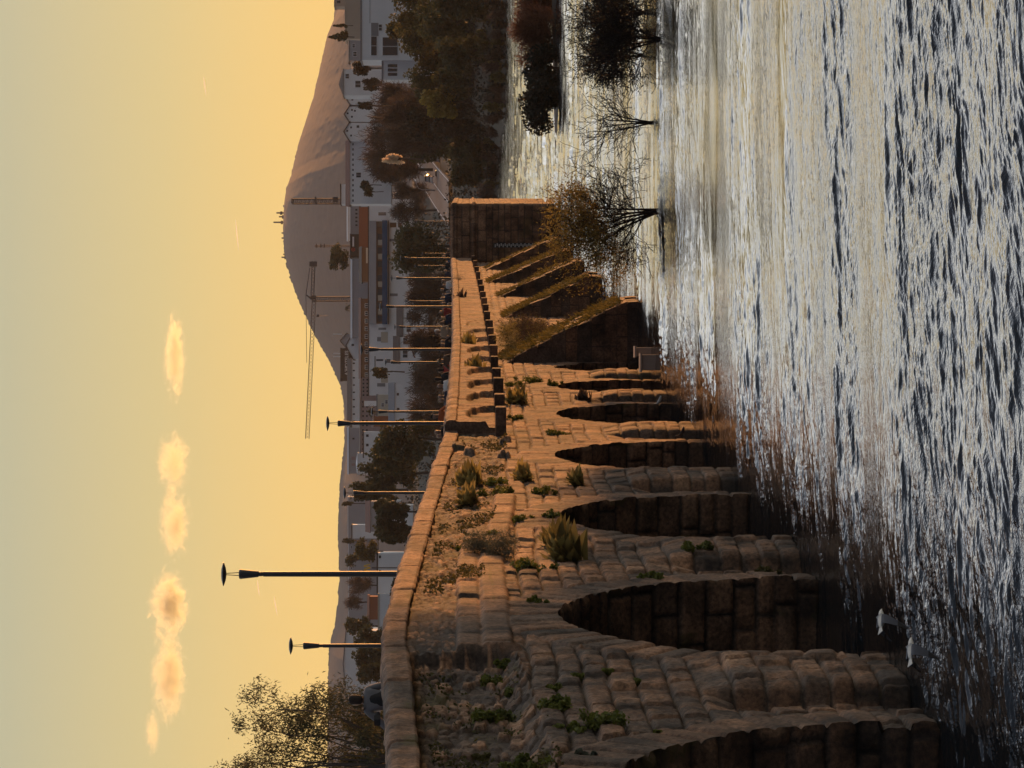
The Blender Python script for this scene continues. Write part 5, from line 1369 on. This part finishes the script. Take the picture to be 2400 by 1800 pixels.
c1 = empty('tower_crane', P(880, 701, D_), label='tower crane with a long jib reaching left across the sky in front of the hill', cat='crane')
def rel(o, x, y, D): return P(x, y, D) - o.location
mb = MB(); lattice(mb, rel(c1, 885, 701, D_), rel(c1, 731, 701, D_), 1.8, 30, .2); mb.build('mast', CRM, c1)
mb = MB(); lattice(mb, rel(c1, 732, 694, D_), rel(c1, 716, 1028, D_), 1.5, 40, .11, tri=True); mb.build('jib', CRM, c1)
mb = MB(); lattice(mb, rel(c1, 732, 700, D_), rel(c1, 735, 612, D_), 1.2, 10, .14); mb.build('counter_jib', CRD, c1)
mb = MB(); q = rel(c1, 734, 619, D_); mb.box(q.x - 1.0, q.x + 1.0, -1, 1, q.z - 1.6, q.z + 1.5); mb.build('counterweight', CRD, c1)
mb = MB(); mb.tube([rel(c1, 731, 701, D_), rel(c1, 717, 691, D_)], [.5, .2], 6); mb.tube([rel(c1, 717, 691, D_), rel(c1, 726, 628, D_)], .16, 4); mb.tube([rel(c1, 717, 691, D_), rel(c1, 719, 850, D_)], .10, 4); mb.build('apex', CRD, c1)
mb = MB(); q = rel(c1, 731, 696, D_); mb.box(q.x - 1, q.x + .6, -1.2, 1, q.z - 1.8, q.z + .4); mb.build('cab', CRD, c1)
mb = MB(); mb.tube([rel(c1, 731, 739, D_), rel(c1, 742, 740, D_)], .05, 4); q = rel(c1, 745, 740, D_); mb.box(q.x - .5, q.x + .5, -.4, .4, q.z - .5, q.z + .5); mb.tube([q, rel(c1, 768, 740, D_)], .06, 4); mb.build('hook_block', CRD, c1)
c2 = empty('tower_crane', P(806, 472, 1300), label='latticed crane mast with no jib in sight, rising to the hilltop right of the antennas', cat='crane')
mb = MB(); lattice(mb, rel(c2, 812, 472, 1300), rel(c2, 685, 472, 1300), 1.9, 26, .2); mb.build('mast', CRM, c2)
mb = MB(); q = rel(c2, 740, 469, 1300); mb.box(q.x - 1.2, q.x + 1.2, -1, 1, q.z - .3, q.z + .3); q = rel(c2, 786, 468, 1300); mb.box(q.x - 1, q.x + 1, -1, 1, q.z - 1, q.z + 1); mb.build('platform', CRD, c2)
mb = MB(); lattice(mb, rel(c2, 686, 476, 1300), rel(c2, 686, 466, 1300), .8, 3, .14); mb.build('top_frame', CRD, c2)
c3 = empty('radio_mast', P(820, 577, 1500), label='thin reddish radio mast in front of the hill beside the lone leafy tree', cat='mast')
mb = MB(); lattice(mb, rel(c3, 822, 577, 1500), rel(c3, 738, 577, 1500), .7, 30, .10); mb.build('mast', CRM, c3)
mb = MB()
for x in (742, 752, 760): q = rel(c3, x, 576, 1500); mb.box(q.x - .9, q.x + .9, -.2, .2, q.z - .2, q.z + .2)
mb.build('antenna_arms', CRM, c3)
for k, (x0, y) in enumerate(((648, 499), (654, 508), (672, 515), (641, 521), (670, 541), (660, 546), (660, 558), (666, 578), (664, 596), (660, 603), (676, 622))):
    D = 3580; b_ = P(700 if 480 < y < 600 else 706, y, D)
    o = empty('antenna_mast', b_, label='thin antenna mast standing on the top of the wooded hill', cat='antenna', group='antenna masts on the hilltop')
    h = z_of(x0, D) - b_.z; mb = MB(); mb.tube([(0, 0, -6), (0, 0, h)], [1.2, .8], 5); mb.build('mast', CRD, o)
    if k in (0, 1, 3, 6, 8, 9):
        mb = MB(); r = random.Random(k)
        for j in range(4): z = h * r.uniform(.35, .85); mb.box(-2.0, 1.6, -.4, .4, z, z + 1.5)
        mb.build('antenna_panel', CRD, o)
# ------------------------------------------------------------------ cars
def car_meshes():
    b = MB(); sec = [(-2.1, .45, .85, .78), (-2.05, .40, 1.0, .84), (-1.2, .32, 1.02, .88), (.8, .30, .98, .88), (1.9, .34, .86, .82), (2.1, .42, .70, .74)]
    def ring(y, z0, z1, w): return [(-w, y, z0), (-w * 1.0, y, (z0 + z1) / 2), (-w * .93, y, z1), (w * .93, y, z1), (w, y, (z0 + z1) / 2), (w, y, z0)]
    rs = [ring(*q) for q in sec]; pts = [p for r_ in rs for p in r_]; f = []
    for i in range(len(rs) - 1):
        for k in range(6): f.append((i * 6 + k, i * 6 + (k + 1) % 6, (i + 1) * 6 + (k + 1) % 6, (i + 1) * 6 + k))
    f += [tuple(range(6))[::-1], tuple(range(30, 36))]
    b.poly(pts, f)
    c = MB(); P8 = [(-.80, -1.95, .98), (.80, -1.95, .98), (.80, 1.1, .98), (-.80, 1.1, .98), (-.60, -1.55, 1.45), (.60, -1.55, 1.45), (.60, .3, 1.45), (-.60, .3, 1.45)]
    c.poly(P8, [(4, 5, 6, 7), (0, 1, 5, 4), (1, 2, 6, 5), (2, 3, 7, 6), (3, 0, 4, 7)])
    rf = MB(); rf.box(-.61, .61, -1.56, .32, 1.45, 1.49)
    return b, c, rf
cb, cc, crf = car_meshes(); CMe = [cb.mesh('body'), cc.mesh('cabin'), crf.mesh('roof')]
wm = MB(); wm.lathe([(.32, -.1), (.32, .1)], 14, Matrix.Rotation(R(90), 4, 'Y')); WMe = wm.mesh('wheel'); WMe.materials.append(MDK)
lm = MB(); lm.box(-.12, .12, -.04, .04, -.07, .07); LMe = lm.mesh('tail_light'); LMe.materials.append(plain('tail_light_red', (.3, .02, .02), .3))
PNT = {'white': plain('car_white', (.55, .57, .6), .3, .05), 'black': plain('car_black', (.02, .02, .025), .3, .05), 'silver': plain('car_silver', (.3, .32, .35), .3, .05), 'blue': plain('car_blue', (.04, .07, .14), .3, .05)}
CMe[1].materials.append(MGL)
for (x, y, colr, lab) in ((1033, 372, 'silver', 'silver car parked under the trees, rightmost of the row of three'), (1048, 374, 'black', 'black car, middle of the three parked under the trees'), (1057, 378, 'silver', 'silver car nearest the river of the three under the trees'),
                          (1034, 405, 'black', 'black car standing on the road, farther from the river'), (1052, 410, 'white', 'white car on the road beside the black one'), (1017, 421, 'white', 'white car at the far lane of the road, front one of two'), (1009, 417, 'silver', 'silver car at the far lane of the road, rear one of two'),
                          (1054, 437, 'black', 'black car near the right end of the bridge'), (1072, 450, 'white', 'white car half hidden behind the parapet corner')):
    D = 870
    for _ in range(6):
        z = float(gz(D, (900 - y) / F)) + .9; D = F * (HC - z) / (x - VH) if abs(x - VH) > 5 else D
        D = max(775, min(960, D))
    D = 860
    o = empty('parked_car', P(x, y, D), rz=R(random.uniform(-12, 12)), label=lab, cat='car', group='cars by the road on the far bank'); o.scale = (1, 1, 1)
    for me in CMe:
        c = bpy.data.objects.new(me.name.split('.')[0], me); COL.objects.link(c); c.parent = o
        if me is not CMe[1]:
            if not me.materials: me.materials.append(PNT[colr])
            c.material_slots[0].link = 'OBJECT'; c.material_slots[0].material = PNT[colr]
    for wx in (-.82, .82):
        for wy in (-1.3, 1.3):
            c = bpy.data.objects.new('wheel', WMe); COL.objects.link(c); c.parent = o; c.location = (wx, wy, .32)
        c = bpy.data.objects.new('tail_light', LMe); COL.objects.link(c); c.parent = o; c.location = (wx * .85, -2.08, .82)
# parking terrace under the cars, railing on the river side
mb = MB()
for k in range(18):
    y = 455 - k * 7.5; p = P(1068, y, 845); mb2 = None
fo = empty('riverside_railing', P(1072, 390, 845), label='light metal railing between the parked cars and the river bank', cat='railing')
mb = MB(); r0 = P(1062, 470, 845) - fo.location; r1 = P(1062, 330, 845) - fo.location
for dz in (0, -.45): mb.tube([r0 + Vector((0, 0, dz)), r1 + Vector((0, 0, dz))], .04, 4)
mb.build('rail', MG, fo)
for k in range(20):
    q = r0.lerp(r1, k / 19); m = MB(); m.tube([q + Vector((0, 0, .05)), q - Vector((0, 0, 1.1))], .045, 4); m.build('post', MG, fo)
mb = MB(); a = P(1062, 480, 880); b_ = P(1062, 335, 880)
mb.box(a.x - 4, b_.x + 4, 846, 905, 4, P(1062, 400, 860).z - .15)
mb.build('terrace', RM, kind='structure')
for k, (y, D) in enumerate(((352, 860), (395, 905), (445, 850))):
    o = empty('street_lamp', P(1058, y, D), label='thin curved street lamp by the road, %s' % ('right', 'middle', 'left')[k] + ' one of three', cat='street lamp', group='street lamps on the far road')
    mb = MB(); mb.tube([(0, 0, 0), (0, 0, 7.2), (.4, 0, 8.2), (1.6, 0, 8.8)], [.10, .07, .06, .05], 6); mb.build('pole', MG, o)
    mb = MB(); mb.box(1.4, 2.3, -.15, .15, 8.7, 8.85); mb.build('lamp_head', MG, o)
# ------------------------------------------------------------------ birds and stones in the water
BW = plain('white_feathers', (.75, .72, .66), .8, .08, 8); BG = plain('grey_feathers', (.11, .12, .15), .8, .15, 8); BK = plain('black_feathers', (.03, .03, .032), .8, .2, 8)
def gull(x, y, D, label, sc=1.0, seed=0):
    o = empty('gull', P(x, y, D), label=label, cat='gull'); o.scale = (sc, sc, sc); o.rotation_euler = (R(-12), R(34), R(-42 + seed))
    body = skin('body', [(0, -.16, .0, .02, .02), (0, -.09, .0, .045, .042), (0, .03, .0, .055, .055), (0, .13, .015, .042, .042), (0, .18, .03, .033, .033), (0, .225, .025, .014, .012), (0, .26, .018, .006, .005)], [(0, 1), (1, 2), (2, 3), (3, 4), (4, 5), (5, 6)], root=2)
    link('body', body, BW, o)
    mb = MB(); mb.poly([(-.02, -.14, .01), (.02, -.14, .01), (.05, -.27, .0), (-.05, -.27, .0), (-.02, -.14, -.005), (.02, -.14, -.005), (.05, -.27, -.008), (-.05, -.27, -.008)], [(0, 1, 2, 3), (7, 6, 5, 4), (0, 4, 5, 1), (1, 5, 6, 2), (2, 6, 7, 3), (3, 7, 4, 0)]); mb.build('tail', BW, o)
    for sx, dn, out in ((-1, -.40, .16), (1, -.42, .12)):
        N = 9; top = []; 
        for k in range(N):
            t = k / (N - 1)
            px = sx * (.04 + out * t ** .9); pz = .03 + (.05 * math.sin(t * 2.6) + dn * t ** 1.5)
            ch = .19 * (1 - t ** 2.4) + .012; fw = .07 - .10 * max(0, t - .45)
            top.append((px, fw, pz, ch))
        pts = []; th = .008
        for (px, fw, pz, ch) in top: pts += [(px, fw, pz + th), (px, fw - ch, pz), (px, fw - ch, pz - .002), (px, fw, pz - th)]
        f = []
        for k in range(N - 1):
            for j in range(4): f.append((k * 4 + j, k * 4 + (j + 1) % 4, (k + 1) * 4 + (j + 1) % 4, (k + 1) * 4 + j))
        f += [(0, 1, 2, 3), (N * 4 - 1, N * 4 - 2, N * 4 - 3, N * 4 - 4)]
        mb = MB(); mb.poly(pts, f); w = mb.build('wing', BG, o)
        mb = MB(); a, b_ = top[-3], top[-1]
        mb.poly([(a[0], a[1] + .004, a[2] + .012), (a[0], a[1] - a[3] - .004, a[2] + .004), (b_[0] + sx * .01, b_[1] - .05, b_[2] - .02), (a[0], a[1] + .004, a[2] - .012), (a[0], a[1] - a[3] - .004, a[2] - .006)], [(0, 1, 2), (3, 2, 4), (0, 2, 3), (1, 4, 2), (0, 3, 4, 1)])
        mb.build('wing_tip', BK, w)
gull(2066, 1455, 42.5, 'upper gull flying low over the dark water by the nearest pier', .88, 0)
gull(2136, 1526, 40.5, 'lower gull flying low over the dark water by the nearest pier', .88, -6)
def wader(x, y, D, mat, label, sc):
    p = P(x, y, D); o = empty('water_bird', p, rz=R(60), label=label, cat='bird'); o.scale = (sc,) * 3
    link('body', skin('body', [(0, -.2, .28, .02), (0, -.08, .30, .07, .06), (0, .06, .33, .075, .07), (0, .14, .42, .03), (0, .15, .50, .022), (0, .19, .55, .034), (0, .25, .54, .012), (0, .32, .53, .005)], [(k, k + 1) for k in range(7)], root=2), mat, o)
    for k in (-1, 1): m = MB(); m.tube([(k * .03, 0, 0), (k * .03, 0, .27)], .008, 5); m.build('leg', BK, o)
wader(1566, 938, 104, BW, 'small white wading bird at the foot of the fifth pier', .8)
wader(1622, 1012, 92, BK, 'small dark water bird at the foot of the fourth pier', .8)
CON = plain('pale_concrete', (.42, .36, .30), .85, .15, 2, bump=.02)
for (x0, x1, y0, y1, D, lab) in ((1492, 1526, 814, 834, 115, 'farther one of two pale concrete blocks standing in the water'), (1505, 1534, 831, 868, 113, 'nearer one of two pale concrete blocks standing in the water')):
    X0, X1 = (900 - y1) / F * D, (900 - y0) / F * D
    mb = MB(); mb.box(X0, X1, D, D + .9, -.4, z_of(x0, D))
    o = mb.build('concrete_block', CON); tag(o, lab, 'block', 'concrete blocks in the water'); bv = o.modifiers.new('edge', 'BEVEL'); bv.width = .03; bv.segments = 2
    mb = MB(); mb.box(X0 - .05, X1 + .05, D - .05, D + .95, z_of(x0, D), z_of(x0, D) + .06); mb.build('cap', CON, o)
# ------------------------------------------------------------------ condensation trails and clouds
def f_trail(nt, b):
    tr = nd(nt, 'ShaderNodeBsdfTranslucent'); tr.inputs[0].default_value = (.97, .97, .97, 1)
    nt.links.new(tr.outputs[0], nt.nodes['Material Output'].inputs[0])
CTM = M('trail_vapour', f_trail)
for k, (xa, ya, xb, yb) in enumerate(((477, 180, 483, 224), (552, 514, 559, 588), (603, 1360, 608, 1397), (642, 1398, 650, 1443))):
    D = 11000; a, b_ = P(xa, ya, D), P(xb, yb, D)
    mb = MB(); mb.tube([a, a.lerp(b_, .3), a.lerp(b_, .8), b_], [.6, 1.8, 1.4, .1], 6)
    tag(mb.build('condensation_trail', CTM), 'short thin white aircraft trail in the sky, %s of four from the right' % ('first', 'second', 'third', 'fourth')[k], 'aircraft trail', 'aircraft trails')
def cloudm(seed, dens):
    m = bpy.data.materials.new('cloud'); m.use_nodes = True; nt = m.node_tree
    nt.nodes.remove(nt.nodes['Principled BSDF'])
    tc_ = nd(nt, 'ShaderNodeTexCoord')
    v = nt.nodes.new('ShaderNodeVectorMath'); v.operation = 'LENGTH'; nt.links.new(tc_.outputs['Object'], v.inputs[0])
    mp = nd(nt, 'ShaderNodeMapping'); nt.links.new(tc_.outputs['Object'], mp.inputs[0]); mp.inputs['Location'].default_value = (seed * 3.1, seed, 0); mp.inputs['Scale'].default_value = (1.7, 1, 1)
    n = nd(nt, 'ShaderNodeTexNoise', {'Scale': 2.3, 'Detail': 9, 'Roughness': .72, 'Distortion': .9}); nt.links.new(mp.outputs[0], n.inputs['Vector'])
    a = nd(nt, 'ShaderNodeMath', {0: v.outputs['Value'], 1: .36}, operation='MULTIPLY')
    b = nd(nt, 'ShaderNodeMath', {0: n.outputs['Fac'], 1: a.outputs[0]}, operation='SUBTRACT')
    c = nd(nt, 'ShaderNodeMapRange', {0: b.outputs[0], 1: .25, 2: .40, 3: 0.0, 4: dens * 3.4})
    pv = nd(nt, 'ShaderNodeVolumePrincipled', {'Anisotropy': .62}); pv.inputs['Color'].default_value = (1, .95, .74, 1)
    nt.links.new(c.outputs[0], pv.inputs['Density']); nt.links.new(pv.outputs[0], nt.nodes['Material Output'].inputs['Volume'])
    return m
CL = [((383, 435), (735, 935), 'small golden cloud farthest right in the row of clouds', .010), ((368, 445), (1015, 1160), 'thin ragged golden cloud second from the right', .0075), ((372, 447), (1150, 1305), 'ragged golden cloud in the middle of the row', .0085),
      ((350, 444), (1338, 1500), 'largest and thickest cloud of the row, mauve in its middle', .016), ((352, 440), (1480, 1690), 'long tapering cloud left of the largest one', .011), ((340, 375), (1660, 1770), 'small faint mauve cloud at the left end of the row', .004)]
for k, ((xa, xb), (ya, yb), lab, dens) in enumerate(CL):
    D = 9500; c = P((xa + xb) / 2, (ya + yb) / 2, D)
    bm = bmesh.new(); bmesh.ops.create_icosphere(bm, subdivisions=3, radius=1.0); me = bpy.data.meshes.new('cloud'); bm.to_mesh(me); bm.free()
    o = link('cloud', me, cloudm(k + 1, dens), None, label=lab, cat='cloud'); o.location = c
    o.scale = ((yb - ya) / 2 * D / F * 1.25, 60, (xb - xa) / 2 * D / F * 1.2)
SC.cycles.volume_step_rate = 1.0; SC.cycles.volume_max_steps = 128
# ------------------------------------------------------------------ haze
hm = bpy.data.materials.new('haze'); hm.use_nodes = True; nt = hm.node_tree; nt.nodes.remove(nt.nodes['Principled BSDF'])
pv = nd(nt, 'ShaderNodeVolumePrincipled', {'Density': .00003, 'Anisotropy': .2}); pv.inputs['Color'].default_value = (.95, .92, .9, 1)
nt.links.new(pv.outputs[0], nt.nodes['Material Output'].inputs['Volume'])
mb = MB(); mb.box(-3600, 3600, -150, 6600, -12, 290)
tag(mb.build('haze', hm), kind='stuff', label='thin golden evening haze filling the air over the river and town', cat='haze')
